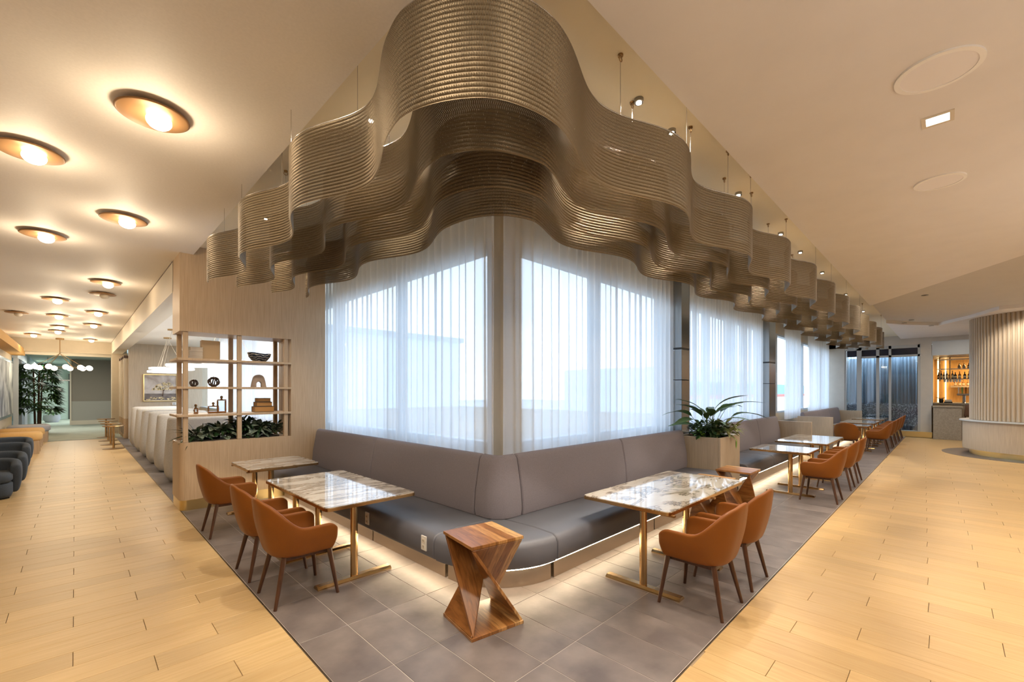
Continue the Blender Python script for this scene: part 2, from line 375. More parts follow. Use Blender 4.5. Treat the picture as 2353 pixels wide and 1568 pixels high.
def piece(name, x0, y0, x1, y1, mat, parent, zt=0., gap=.0016):
    w, h = round(x1-x0, 3), round(y1-y0, 3); key = (w, h, mat.name, name)
    if key not in cache:
        me = MB(); a, b = w/2-gap, h/2-gap; c = .0016
        me.add([(-a,-b,-.011),(a,-b,-.011),(a,b,-.011),(-a,b,-.011),(-a,-b,-c),(a,-b,-c),(a,b,-c),(-a,b,-c),(-a+c,-b+c,0),(a-c,-b+c,0),(a-c,b-c,0),(-a+c,b-c,0)],
               [(0,1,5,4),(1,2,6,5),(2,3,7,6),(3,0,4,7),(4,5,9,8),(5,6,10,9),(6,7,11,10),(7,4,8,11),(8,9,10,11)])
        o = me.build(name, mat, parent); cache[key] = o.data
    else:
        o = bpy.data.objects.new(name, cache[key]); C.objects.link(o); o.parent = parent
    o.location = ((x0+x1)/2, (y0+y1)/2, zt+random.uniform(-.0002, .0002)); return o
for p in planks[:290]: piece('plank', *p[:4], M['planky'] if p[4] else M['plankx'], fl)
for ax in (0, 1):
    mb = MB()
    for p in planks[290:]:
        if p[4] == ax: mb.box(p[0]+.0016, p[1]+.0016, -.011, p[2]-.0016, p[3]-.0016, 0)
    o = mb.build('distant_planks', M['planky'] if ax else M['plankx'], fl); o['kind'] = 'stuff'
xs = [1.13+.354*i for i in range(64)]; ys = [1.215]+[1.9+.685*i for i in range(35)]
nt = 0
for i in range(63):
    for j in range(34):
        x0, x1, y0, y1 = xs[i], xs[i+1], ys[j], ys[j+1]
        if x1 > 23.3 or y1 > 25: continue
        if y0 > 2.8 and x0 > (2.5 if y0 < 8.2 else 1.9): continue
        if y0 >= 8.0 and y0 < 8.05: pass
        if y0 > 2.5 and x0 > 2.9: y1 = min(y1, 2.80)
        piece('tile', x0, y0, x1, y1, M['tile'], fl, gap=.0022); nt += 1
mb = MB().box(2.2, 8.8, -.01, 3.9, 25, -.002); mb.build('inner_tile_field', M['tile'], fl)
o = MB().box(-9, 22.76, -.011, 9, 42, .001).build('carpet', M['carpet'], fl)
o = MB().box(1.121, 1.207, -.011, 23.2, 1.211, .0008).box(1.121, 1.207, -.011, 1.125, 8.1, .0008).build('trim_1', M['steel']); struct(o, 'thin metal strip between timber and tile floor')
mb = MB(); mb.lathe([(2.08, -.01), (2.08, .004)], (18.6, -1.92, 0), 64); o = mb.build('stone_inlay', M['inlay'], fl)

# ================================================================== CEILING
ceil = MB().prism([(-9, -9), (1.27, -9), (1.27, 8.2), (1.1, 8.2), (1.1, 25.4), (-9, 25.4)], CZ, CZ+.3).build('ceiling', M['ceil_left']); struct(ceil, 'satin cream ceiling over the corridor')
xb = [-1.75, -.7, .05, 1.095]; yb = [8.15, 13.6, 19.4, 25.3]
cb = MB().prism([(1.27, -9), (11, -9), (7.1, -2.7), (10.2, -.81), (13.64, 1.353), (1.27, 1.353)], CZ, CZ+.3).build('ceiling', M['ceil']); struct(cb, 'tan ceiling over the right side')
arc = []
for i in range(13):
    a = math.radians(140-i*7.5); arc.append((20.6+3.9*math.cos(a)*1.0, -3.0+4.35*math.sin(a)))
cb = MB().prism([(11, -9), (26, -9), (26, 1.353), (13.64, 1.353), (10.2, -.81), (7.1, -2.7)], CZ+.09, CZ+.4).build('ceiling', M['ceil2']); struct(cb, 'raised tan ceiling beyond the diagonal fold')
mb = MB().prism([(17.5, 1.353), (24, 1.353), (24, -9), (16, -9), (16.6, -.9), (17.97, -.43), (19.26, .23), (18.4, .9)], CZ-.0, CZ+.1); o = mb.build('ceiling', M['ceil']); struct(o, 'lower pale soffit around the fluted column')
cove = MB().box(1.0, 1.1, CV, 24, 4.05, CV+.2).box(1.0, 4.05, CV, 3.85, 8.7, CV+.2).build('ceiling', M['cove']); struct(cove, 'warm recessed cove ceiling above the hanging metal ribbons')
rs = MB().box(1.27, 1.33, CZ+.3, 24, 1.353, CV+.1).box(1.25, 1.33, CZ+.29, 1.27, 8.1, CV+.1).build('trim_2', M['cove']); struct(rs, 'edge of the cove')
ic = MB().box(1.3, 8.77, 3.60, 3.95, 25.3, 3.75).build('ceiling', M['ceil_left']); struct(ic, 'pale ceiling over the booth seating behind the shelf screen')
# bulkhead along corridor
o = MB().box(1.1, 8.72, 3.38, 1.42, 25.4, CZ+.1).build('trim_3', M['cream']); struct(o, 'long cream bulkhead between corridor ceiling and booths')
o = MB().box(1.094, 8.78, CZ-.012, 1.1, 25.3, CZ).build('trim_4', M['walnut']); struct(o, 'dark shadow gap line along the top of the bulkhead')

# ================================================================== OUTER WALLS
o = MB().box(-9.2, -9.2, 0, 26, -9, CZ).build('wall_back', M['wall_beige']); struct(o)
o = MB().box(-9.2, -9, 0, -9, 33, CZ).build('wall_far_left', M['wall_beige']); struct(o)
# wall_left of the corridor with picture
o = MB().box(-1.95, 10, 0, -1.75, 25.9, CZ).build('wall_left', M['wall_beige']); struct(o, 'corridor wall behind the lounge chairs')
p = thing('framed_abstract', 'large blue grey abstract panel on the corridor wall at the left edge', 'picture', (-1.74, 23.4, 1.9))
MB().box(-1.75, 21.0, .85, -1.70, 25.6, 2.95).build('frame', M['steel'], p, bevel=.006, world=True)
MB().box(-1.70, 21.1, .95, -1.685, 25.5, 2.85).build('canvas', M['abstract'], p, world=True)
o = MB().box(-1.75, 10, 3.2, -1.4, 25.9, 3.45).build('trim_5', M['mustard']); struct(o, 'soffit band over the left wall, orange light put into its colour')  # amber colour stands in for the orange light on this band
# header over corridor end
o = MB().box(-1.75, 25.3, 3.36, 1.6, 25.7, CZ+.1).build('trim_6', M['wall_beige']); struct(o, 'cream header beam at the end of the corridor')
o = MB().box(-1.75, 25.7, 3.26, 1.6, 26.0, 3.6).build('trim_7', M['cream']); struct(o, 'pale lower band of the header beam')
o = MB().box(-9, 26.0, 3.5, 5, 42, 3.7).build('ceiling', flat('sage_ceiling', (.42, .47, .42), .7)); struct(o, 'sage ceiling of the far room')
o = MB().box(-.17, 33, 1.25, 1.6, 33.2, 3.5).build('wall_far', M['acoustic']); struct(o, 'taupe wall panel at the corridor end')
o = MB().box(-.17, 32.97, .22, 1.6, 33.2, 1.25).build('wall_far', M['wains']); struct(o, 'pale wainscot at the corridor end')
o = MB().box(-.19, 32.94, 0, 1.6, 33.2, .22).build('baseboard_far', M['cream']); struct(o)
o = MB().box(-.2, 32.9, 0, -.14, 33.2, 3.5).build('trim_8', M['cream']); struct(o)
o = MB().box(-7, 40, 0, 2, 40.2, 3.5).build('wall_far', M['greenwall']); struct(o, 'sage wall of the far room')
d = MB().box(-1.55, 39.9, 0, -.25, 40, 2.45).build('door_1', M['door'], bevel=.01); struct(d, 'pale sage door in the far room')
MB().box(-.30, 39.85, 0, -.2, 39.99, 2.9).build('door_frame', M['black'], d); MB().box(-1.6, 39.84, 2.45, -.2, 39.9, 2.52).build('door_head', M['steel'], d)
o = MB().box(1.45, 25.7, 0, 1.6, 33, 3.5).build('wall_side', M['wains']); struct(o)
wd = MB().box(1.38, 26.6, 0, 1.45, 27.9, 2.9).build('door_2', M['frame']); struct(wd, 'glazed door standing at the right of the far room')
MB().box(1.36, 26.75, .5, 1.38, 27.75, 2.75).build('glass_panel', M['dark'], wd); MB().tube((1.33, 26.7, .9), (1.33, 26.7, 1.3), .02).build('door_handle', M['brassd'], wd, smooth=True)
# far left windows of that room
w = MB().box(-1.75, 25.95, 0, -1.6, 30.6, .12).box(-1.75, 25.95, 3.1, -1.6, 30.6, 3.5).build('window_1', M['frame']); struct(w, 'pale blue window wall left of the palm')
for y in (26.0, 27.5, 29.0, 30.5): MB().box(-1.72, y, .1, -1.58, y+.09, 3.1).build('mullion', M['frame'], w)
for y in (26.09, 27.59, 29.09): MB().box(-1.68, y, .12, -1.67, y+1.41, 3.1).build('pane', flat('blue_pane%d' % y, (.55, .64, .78), .3), w)
o = MB().box(-1.9, 30.6, 0, -1.6, 40, 3.5).build('wall_far_side', M['greenwall']); struct(o)
lamp('AREA', 'far_room_light', (-.3, 29, 3.4), 95, (1, .95, .82), 1.5)
lamp('AREA', 'far_room_light', (-1, 36.5, 3.4), 130, (.95, 1, .84), 1.5)

# corridor right side: niche wall with fins, painting wall
o = MB().box(1.42, 21.8, 0, 3.9, 21.95, 3.6).build('wall_booth', M['oak_grey']); struct(o, 'grey oak wall carrying the tree painting')
o = MB().box(1.1, 25.0, 0, 1.6, 25.72, 3.4).build('trim_9', M['wall_beige']); struct(o, 'pier at the right end of the corridor')
o = MB().box(1.62, 21.95, 0, 1.7, 25, 3.6).build('wall_niche', M['oak_grey']); struct(o)
for i in range(4):
    y = 22.1+i*.78
    t = thing('niche_divider', 'tall cream fin of the banquette niches, %s from the painting wall' % ['first', 'second', 'third', 'fourth'][i], 'fin', (1.45, y, 0), group='fins between the niches')
    MB().box(1.3, y, .75, 1.62, y+.10, 3.05).build('fin', M['cream'], t, world=True, bevel=.01); MB().box(1.3, y-.01, 3.05, 1.62, y+.11, 3.15).build('cap', M['walnut'], t, world=True)
    MB().box(1.3, y, 0, 1.62, y+.12, .75).build('end_panel', M['oak'], t, world=True, bevel=.01)
    t = thing('niche_bench', 'small blue niche seat in the corridor wall, %s from the painting wall' % ['first', 'second', 'third', 'fourth'][i], 'bench', (1.45, y+.4, 0), group='niche seats')
    MB().box(1.32, y+.14, .12, 1.62, y+.74, .46).build('seat', M['blue'], t, world=True, bevel=.03); MB().box(1.36, y+.14, 0, 1.62, y+.74, .12).build('plinth', M['gold'], t, world=True)

# ================================================================== WINDOW WALLS
def vbox(mb, axis, a0, a1, d0, d1, z0, z1):
    if axis == 'x': mb.box(a0, d0, z0, a1, d1, z1)
    else: mb.box(d0, a0, z0, d1, a1, z1)
    return mb
# right wall y=3.85.. ; left wall x=3.65..
def window_wall(name, axis, dep, a0, a1, mulls, lab):
    w = vbox(MB(), axis, a0, a1, dep, dep+.16, 0, 1.12); vbox(w, axis, a0, a1, dep, dep+.16, 3.62, CV+.1)
    w = w.build(name, M['wall_beige']); struct(w, lab)
    f = vbox(MB(), axis, a0, a1, dep-.01, dep+.14, 1.10, 1.16); vbox(f, axis, a0, a1, dep-.01, dep+.14, 3.56, 3.62)
    n = name.split('_')[-1]
    fo = f.build('window_frame', M['frame'], w)
    for m_, wd_ in mulls: vbox(MB(), axis, m_-wd_/2, m_+wd_/2, dep, dep+.12, 1.16, 3.56).build('mullion', M['frame'], w)
    e = sorted(mulls)
    for (m0, w0), (m1, w1) in zip(e[:-1], e[1:]):
        vbox(MB(), axis, m0+w0/2, m1-w1/2, dep+.05, dep+.06, 1.16, 3.56).build('pane', M['glass'], w)
window_wall('window_2', 'x', 3.86, 3.65, 8.4, [(3.75, .2), (5.72, .14), (7.9, .2)], 'window behind the curtain on the right of the corner')
window_wall('window_3', 'x', 3.86, 8.4, 14.1, [(8.45, .1), (10.2, .1), (11.9, .1), (13.9, .14)], 'window behind the second curtain')
window_wall('window_4', 'x', 3.86, 14.1, 23.3, [(14.2, .1), (15.7, .2), (17.75, .08), (19.3, .08), (21.2, .1), (23.2, .14)], 'window wall at the far end of the banquettes')
window_wall('window_5', 'y', 3.66, 3.86, 8.6, [(4.0, .2), (6.2, .1), (8.5, .14)], 'window behind the curtain on the left of the corner')
window_wall('window_6', 'y', 3.66, 8.6, 22, [(8.65, .1), (11, .1), (13.4, .12), (15.8, .1), (18.5, .1), (21.9, .1)], 'window wall behind the booths')
o = MB().box(3.62, 3.82, 0, 3.98, 4.04, CV).build('trim_10', M['wall_beige']); struct(o, 'corner pier behind the curtains')
o = MB().box(3.6, 21.95, 0, 3.8, 25.5, 3.7).build('wall_side', M['wall_beige']); struct(o)

def curtain(name, pts, label, z0=.9, z1=3.93, amp=.042, per=.15, seed=1):
    rnd = random.Random(seed); vs = []; fs = []
    P = [Vector((*p, 0)) for p in pts]; L = [0]
    for a, b in zip(P[:-1], P[1:]): L.append(L[-1]+(b-a).length)
    tot = L[-1]; n = int(tot/.016); ph = 0; path = []
    cur_p = per
    for i in range(n+1):
        s_ = tot*i/n; k = max(j for j in range(len(L)) if L[j] <= s_+1e-9); k = min(k, len(P)-2)
        d = (P[k+1]-P[k]).normalized(); p = P[k]+d*(s_-L[k]); nrm = Vector((-d.y, d.x, 0))
        if i % 9 == 0: cur_p = per*rnd.uniform(.7, 1.5); ca = amp*rnd.uniform(.6, 1.15)
        ph += 2*PI*.016/cur_p
        path.append((p+nrm*(math.sin(ph)*ca), p+nrm*(math.sin(ph)*ca*.75+math.sin(ph*.5+1)*amp*.3)))
    rows = 5
    for i, (a, b) in enumerate(path):
        for r in range(rows): f = r/(rows-1); q = a.lerp(b, 1-f); vs.append((q.x, q.y, z0+(z1-z0)*f))
    for i in range(len(path)-1):
        for r in range(rows-1): fs.append((i*rows+r, (i+1)*rows+r, (i+1)*rows+r+1, i*rows+r+1))
    t = thing(name, label, 'curtain', (pts[0][0], pts[0][1], z0))
    mb = MB().add(vs, fs); c = mb.build('cloth', M['curtain'], t, smooth='all', world=True)
    tr = MB()
    for a, b in zip(pts[:-1], pts[1:]):
        dx, dy = (.02, 0) if a[0] == b[0] else (0, .02)
        tr.box(min(a[0], b[0])-dx, min(a[1], b[1])-dy, z1, max(a[0], b[0])+dx, max(a[1], b[1])+dy, z1+.05)
    tr.build('track', M['white'], t, world=True)
    return t
curtain('sheer_curtain', [(3.43, 3.70), (3.43, 8.9)], 'sheer white pleated curtain left of the corner, behind the corner banquette', seed=1)
curtain('sheer_curtain', [(3.50, 3.62), (7.80, 3.62)], 'sheer white pleated curtain right of the corner, behind the corner banquette', seed=2)
curtain('sheer_curtain', [(8.32, 3.62), (13.3, 3.62)], 'sheer curtain between the two steel columns, behind the leafy planter', seed=3)
curtain('sheer_curtain', [(15.9, 3.66), (17.9, 3.66)], 'narrow sheer curtain left of the uncovered window gap', seed=4)
curtain('sheer_curtain', [(19.2, 3.66), (22.9, 3.66)], 'sheer curtain at the far end, right of the uncovered window gap', seed=5)
curtain('sheer_curtain', [(3.43, 9.1), (3.43, 17.5)], 'sheer curtain seen through the shelf screen', seed=6, z1=3.6, z0=.3)
def column(x0, x1, y0, y1, label):
    t = thing('steel_column', label, 'column', ((x0+x1)/2, (y0+y1)/2, 0))
    for a, b in ((0, 2.0), (2.01, 2.565), (2.60, CV)): MB().box(x0, y0, a, x1, y1, b).build('cladding', M['steel'], t, world=True, bevel=.006)
    MB().box(x0+.005, y0+.005, 2.565, x1-.005, y1-.005, 2.60).build('band', M['black'], t, world=True)
    MB().box(x1, y0+.02, 0, x1+.06, y1, CV).build('shadow_gap', M['black'], t, world=True)
column(7.84, 8.16, 3.45, 3.84, 'brushed steel column between the first two curtains')
column(13.35, 13.95, 3.45, 3.84, 'second brushed steel column, beyond the sheer curtain and two seater banquette')
# ================================================================== OUTSIDE
o = MB().box(-60, -60, -5.2, 260, 260, -5).build('ground', M['tarmac']); struct(o, 'pale tarmac outside')
b = thing('airport_building', 'pale building seen faintly through the curtains', 'building', (40, 70, -5))
MB().box(20, 66, -5, 52, 92, 11).build('wall', M['bldg'], b, world=True); MB().box(19.5, 65.5, 11, 52.5, 92.5, 11.8).build('roof', M['frameg'], b, world=True)
b = thing('airport_hangar', 'low long building on the horizon beyond the windows', 'building', (100, 60, -5))
MB().box(70, 30, -5, 150, 55, 6).build('wall', M['bldg'], b, world=True)
MB().box(69.8, 29.8, 1, 150.2, 30, 3.4).build('blue_band', M['bldg2'], b, world=True); MB().box(69.7, 29.7, .4, 150.2, 29.9, 1).build('red_stripe', M['red'], b, world=True)

# ================================================================== FAR WALL (x = 23.2)
FX = 23.2
o = MB().box(FX, 3.15, 0, FX+.3, 3.9, CV).box(FX, -9, 3.62, FX+.3, 3.9, CV+.1).box(FX, .47, 0, FX+.3, .78, 3.62).build('wall_far_right', M['wall']); struct(o, 'grey end wall with window and bar opening')
o = MB().box(FX, -9, 0, FX+.3, -2.6, 3.62).build('wall_far_right', M['wall']); struct(o)
o = MB().box(FX-.02, .45, 0, FX, 3.2, .22).build('baseboard_far_right', M['gold']); struct(o)
w = MB().box(FX, .78, 0, FX+.3, 3.15, .24).build('window_7', M['frameg']); struct(w, 'dark grey window with speckled lower glass on the end wall')
for y, wd_ in ((3.12, .07), (2.66, .16), (2.06, .10), (1.68, .08), (.82, .08)): MB().box(FX+.02, y-wd_/2, .24, FX+.16, y+wd_/2, 3.62).build('mullion', M['frameg'], w)
MB().box(FX+.02, .8, 3.16, FX+.14, 2.6, 3.24).build('transom', M['frameg'], w)
MB().box(FX+.02, .8, 3.50, FX+.14, 3.1, 3.62).build('head', M['frameg'], w)
for y0, y1 in ((2.74, 3.08), (2.11, 2.58), (1.72, 2.01), (.86, 1.64)):
    MB().box(FX+.10, y0, .24, FX+.11, y1, 3.16).build('pane', M['glassd'], w)
    MB().box(FX+.10, y0, 3.24, FX+.12, y1, 3.5).build('upper_pane', M['dark'], w)
    MB().box(FX+.125, y0, .42, FX+.13, y1, 1.3).build('frit_band', M['frit'], w)
vs = []; fs = []
for i in range(160):
    y = .7+2.6*i/159; x = FX+.5+.04*math.sin(i*.9)+.02*math.sin(i*.37); vs += [(x, y, .005), (x, y, 3.7)]
    if i: fs.append((2*i-2, 2*i, 2*i+1, 2*i-1))
t = thing('grey_drape', 'grey pleated drape behind the end wall window', 'curtain', (FX+.5, 2, 0)); MB().add(vs, fs).build('cloth', M['backcurt'], t, smooth='all', world=True)
o = MB().box(FX+.8, .5, 0, FX+.85, 3.9, 3.9).build('wall_backing', M['frameg']); struct(o)
lamp('AREA', 'added_drape_fill', (FX+.3, 2.0, 3.55), 110, (.7, .85, 1), .35, sy=2.2)  # area light added behind the glass to brighten the drape

# ------------------------------------------------------------------ bar
BX = 26.4
o = MB().box(BX, -5, 0, BX+.2, .47, 3.6).build('wall_bar', M['amber']); struct(o, 'amber lit back wall of the bar')
o = MB().box(FX+.3, .45, 0, BX, .6, 3.6).build('wall_bar', M['amber']); struct(o)
o = MB().box(FX-.02, -2.6, 3.16, BX, .46, 3.7).build('trim_11', M['frame']); struct(o, 'pale blue grey soffit above the bar')
o = MB().box(FX, .44, 1.24, FX+.6, .47, 3.16).build('trim_12', M['frame']); struct(o)
t = thing('bar_counter', 'speckled stone bar counter block beside the fluted column', 'counter', (23.2, .1, 0))
MB().box(22.75, -.33, 0, 24.1, .42, 1.19).build('body', M['stone'], t, world=True, bevel=.006); MB().box(22.72, -.36, 1.19, 24.1, .44, 1.24).build('worktop', M['stone'], t, world=True, bevel=.006)
t = thing('back_counter', 'brown back counter of the bar under the shelves', 'counter', (25.9, -1, 0))
MB().box(25.5, -4, 0, BX-.01, .4, 1.27).build('body', M['oak_grey'], t, world=True); MB().box(25.4, -4, 1.27, BX-.01, .42, 1.33).build('worktop', M['stone'], t, world=True, bevel=.006)
t = thing('bar_shelf_rack', 'brass tube rack with glass shelves above the bar', 'shelf', (24.6, -1.2, 2.2))
RX = 24.6
SH = [2.28, 2.68, 3.05]
for y in (.26, -.03, -1.2, -2.4):
    for x in (RX, RX+.4): MB().tube((x, y, 2.2), (x, y, 3.16), .02).build('post', M['brass'], t, world=True, smooth=True)
for z in SH: MB().box(RX-.03, -3.4, z-.02, RX+.43, .33, z+.012).build('shelf', M['steel'], t, world=True, bevel=.004)
t = thing('wall_shelf', 'low dark bottle shelf on the amber bar wall', 'shelf', (BX-.2, -1, 1.95))
MB().box(BX-.32, -3.6, 1.95, BX-.01, -.05, 2.03).build('shelf', M['oak_grey'], t, world=True)
def bottle(x, y, z, h, r, mat, lab, grp):
    t = thing('bottle', lab, 'bottle', (x, y, z), group=grp)
    MB().lathe([(r*.9, 0), (r, h*.05), (r, h*.55), (r*.35, h*.72), (r*.32, h*.93)], n=10).build('body', mat, t, smooth=True)
    MB().lathe([(r*.38, h*.93), (r*.38, h)], n=8).build('stopper', M['black'], t)
    MB().lathe([(r*1.03, h*.15), (r*1.03, h*.42)], n=10, close=False).build('label', M['label'], t, smooth=True)
rb = random.Random(3); ORD = ['first', 'second', 'third', 'fourth', 'fifth', 'sixth']
for i, y in enumerate([.30, .22, .14, .06, -.02, -.10]): bottle(RX+.2, y, SH[0]+.012, .27+.05*(i % 2), .036, M['bottle'], 'black bottle on the lower rack shelf, %s from its left end' % ORD[i], 'black bottles at the rack end')
for i, y in enumerate([-.18, -.30, -.44, -.56, -.75, -.95]): bottle(RX+.2, y, SH[0]+.012,   .24+.08*rb.random(), .045, M['bottlea'] if i % 2 else M['bottle'], 'squat liquor bottle on the lower rack shelf, %s right of the black bottles' % ORD[i], 'bottles along the lower rack shelf')
for i, y in enumerate([-.29, -.42, -.55, -.72]): bottle(RX+.2, y, SH[1]+.012, .20, .045, M['bottlea'], 'small amber bottle on the middle rack shelf, %s from the left' % ORD[i], 'bottles on the middle rack shelf')
for i, y in enumerate([-.19, -.32, -.43, -.56, -.75, -.95]): bottle(BX-.16, y, 2.03, .22, .04, M['bottlea'], 'amber bottle on the low wall shelf behind the bar, %s from the left' % ORD[i], 'bottles on the wall shelf')
for i in range(12):
    y = .12-.085*(i % 6); z = 2.158
    t = thing('tumbler', 'clear glass hanging under the rack, %s from the left in the %s row' % (ORD[i % 6], ['front', 'rear'][i//6]), 'glass', (RX+.05+.2*(i//6), y, z), group='glasses hanging under the rack')
    MB().lathe([(.028, 0), (.038, .10), (.036, .1), (.026, .008)], n=12, close=False).build('bowl', M['clear'], t, smooth=True)
    MB().tube((0, 0, -.002), (0, 0, .012), .03).build('base', M['clear'], t)
t = thing('beer_tap_tower', 'chrome tap tower with four handles on the bar', 'tap', (24.7, -.42, 1.33))
MB().lathe([(.09, 0), (.05, .03), (.05, .29)], n=16).build('stem', M['steel'], t, smooth=True); MB().box(-.04, -.20, .29, .04, .20, .37).build('crossbar', M['steel'], t, bevel=.02)
for i, y in enumerate((-.15, -.05, .05, .15)): MB().tube((-.02, y, .37), (-.02, y, .62), .015, .025).build('handle', [M['black'], M['leather'], M['green'], M['white']][i], t, smooth=True)
t = thing('tea_pot_plant', 'small brown leafed pot plant on the bar end', 'plant', (24.5, .22, 1.33))
MB().lathe([(.05, 0), (.07, .08), (.06, .16)], n=12).build('pot', M['black'], t, smooth=True)
for i in range(7):
    a = i*.9; MB().slab([(0, 0, .14), (.09*math.cos(a)-.02, .09*math.sin(a), .2), (.17*math.cos(a), .17*math.sin(a), .22), (.08*math.cos(a)+.03, .09*math.sin(a)+.02, .2)], .004).build('leaf', M['leather'], t)
o = MB().box(24.2, -4, 1.26, 25.2, .44, 1.33).build('front_counter', M['stone'], bevel=.005); tag(o, 'long stone bar top running behind the counter block', 'counter')
MB().box(24.25, -4, 0, 25.1, .44, 1.26).build('front_panel', M['oak_grey'], o)
t = thing('napkin_tray', 'white napkin stack in a black tray on the bar', 'tray', (24.5, .02, 1.33))
MB().box(-.08, -.12, 0, .08, .12, .05).build('tray', M['black'], t); MB().box(-.06, -.1, .05, .06, .1, .13).build('napkins', M['white'], t)
for y, x in ((.32, 25.45), (.10, 26.3)): MB().box(x, y-.022, 1.33, x+.03, y+.022, 3.12).build('led_profile', M['ledbar'])
for i, o in enumerate([q for q in bpy.data.objects if q.name.startswith('led_profile')]): tag(o, ['vertical glowing light strip at the left edge of the bar niche', 'vertical glowing light strip further right in the bar niche'][i], 'light')
lamp('AREA', 'bar_light', (25.4, -1.2, 3.12), 70, (1, .66, .3), .8)
t = thing('bar_stool', 'bar stool with brown fabric seat beside the bar counter block', 'stool', (23.75, -.60, 0))
MB().box(-.2, -.2, .84, .2, .2, .92).build('seat', M['cloth'], t, bevel=.03)
MB().add(*(lambda m: (m.v, m.f))(MB().slab([(-.19, .2, .88), (-.19, -.2, .88), (-.24, -.17, 1.30), (-.24, .17, 1.30)], .05))).build('backrest', M['cloth'], t, bevel=.02)
for sx_ in (-1, 1):
    for sy_ in (-1, 1): MB().tube((sx_*.16, sy_*.16, .84), (sx_*.2, sy_*.2, 0), .018, .012).build('leg', M['walnut'], t, smooth=True)

# ------------------------------------------------------------------ fluted column
CX_, CY_ = 18.6, -1.92
t = thing('fluted_column', 'round fluted wood column with a counter skirt and brass foot', 'column', (CX_, CY_, 0))
MB().lathe([(1.46, .98), (1.46, CZ)], n=96).build('core', M['oak_grey'], t, smooth=True)
me0 = None
for i in range(98):
    a = 2*PI*i/98
    if me0 is None:
        o = MB().prism([(-.02, -.031), (.022, -.031), (.035, -.02), (.038, 0), (.035, .02), (.022, .031), (-.02, .031)], .99, CZ).build('slat', M['oak_grey'], t, smooth=True); me0 = o.data
    else:
        o = bpy.data.objects.new('slat', me0); C.objects.link(o); o.parent = t
    o.location = (1.462*math.cos(a), 1.462*math.sin(a), 0); o.rotation_euler = (0, 0, a)
MB().lathe([(1.40, .16), (1.64, .16), (1.64, .94), (1.4, .94)], n=96, close=False).build('skirt', M['oak_grey'], t, smooth=True)
MB().lathe([(1.40, .94), (1.70, .94), (1.71, .96), (1.70, .985), (1.40, .985)], n=96, close=False).build('counter', M['frameg'], t, smooth=True)
MB().lathe([(1.5, .004), (1.5, .17)], n=96).build('foot', M['gold'], t, smooth=True)
lamp('SPOT', 'column_spot', (16.2, -1.1, 3.8), 115, NEUT, .05, rot=(math.radians(38), 0, math.radians(-112)), spot=95)

# ================================================================== SHELF SCREEN (y = 8.1 .. 8.78)
sc = MB()
def rbox(x0, y0, x1, y1, z0, z1, r=.09):  # rounded near-left corner
    pts = [(x1, y0), (x1, y1), (x0, y1)]
    for i in range(7): a = PI+PI/2*i/6; pts.append((x0+r+r*math.cos(a), y0+r+r*math.sin(a)))
    return pts
t = thing('shelf_screen', 'tall oak screen wall with open display shelves and a planting trough', 'shelf', (2.1, 8.44, 0))
MB().prism(rbox(1.1, 8.1, 3.25, 8.76, 0, 1), .155, 1.02).build('lower_panel', M['oak'], t, world=True, smooth=True)
MB().prism(rbox(1.108, 8.108, 3.25, 8.75, 0, 1, .09), 0, .155).build('kick_plate', M['gold'], t, world=True, smooth=True)
MB().prism([(1.1, 8.1), (3.25, 8.1), (3.25, 8.76), (1.1, 8.76)], 2.70, CV).build('upper_panel', M['oak'], t, world=True)
MB().prism([(2.66, 8.1), (3.25, 8.1), (3.25, 8.76), (2.66, 8.76)], 1.02, 2.70).build('side_panel', M['oak'], t, world=True)
for x in (1.177, 1.885, 2.585):
    for y in (8.15, 8.70): MB().box(x-.032, y-.032, 1.02, x+.032, y+.032, 2.70).build('post', M['oak'], t, world=True, bevel=.008)
SHZ = [1.43, 1.855, 2.285]
for z in SHZ: MB().prism(rbox(1.06, 8.09, 2.66, 8.77, 0, 1, .04), z-.022, z+.012).build('shelf', M['oak'], t, world=True, bevel=.003)
MB().box(1.26, 8.2, 1.02, 2.5, 8.64, 1.035).build('soil', M['soil'], t, world=True)
lamp('AREA', 'booth_light', (2.3, 11.5, 3.5), 60, WARM, 1.2)
lamp('AREA', 'booth_light', (2.3, 17, 3.5), 60, WARM, 1.2)
# things on shelves
YS = 8.42
def st(z): return z+.0125
def book(x, y, z, w, d_, h, mc, mp, lab, grp, rz=0):
    t = thing('book', lab, 'book', (x, y, z), rz, grp)
    MB().box(-w/2, -d_/2, 0, w/2, d_/2, .006).box(-w/2, -d_/2, h-.006, w/2, d_/2, h).box(-w/2, d_/2-.006, 0, w/2, d_/2, h).build('cover', mc, t)
    MB().box(-w/2+.004, -d_/2+.004, .006, w/2-.004, d_/2-.006, h-.006).build('pages', mp, t)
xa = X(447, YS)
for i, h in enumerate((.055, .075, .06)):
    book(xa+.0+.006*i, YS, st(SHZ[2])+[0, .0555, .131][i], .19-.012*i, .2, h, M['cream'], M['paper'], 'cream book in the stack on the top shelf, %s' % ['bottom', 'middle', 'uppermost'][i], 'cream books on the top shelf')
xa = X(482, YS); t = thing('display_box', 'plain tan board box standing on the top shelf beside cream books', 'box', (xa, YS, st(SHZ[2])))
MB().box(-.12, -.06, 0, .12, .06, .31).build('box', M['box'], t, bevel=.004); MB().box(.12, -.055, .004, .132, .055, .306).build('page_block', M['paper'], t)
xa = X(596, YS); t = thing('bowl', 'dark blue marbled bowl with a wavy rim on the top shelf', 'bowl', (xa, YS, st(SHZ[2])))
mb = MB(); n = 32; vs = []; fs = []
prof = [(.07, 0, 0), (.12, .03, 0), (.165, .09, .3), (.185, .15, 1), (.175, .148, 1), (.15, .09, .3), (.10, .035, 0), (.01, .02, 0)]
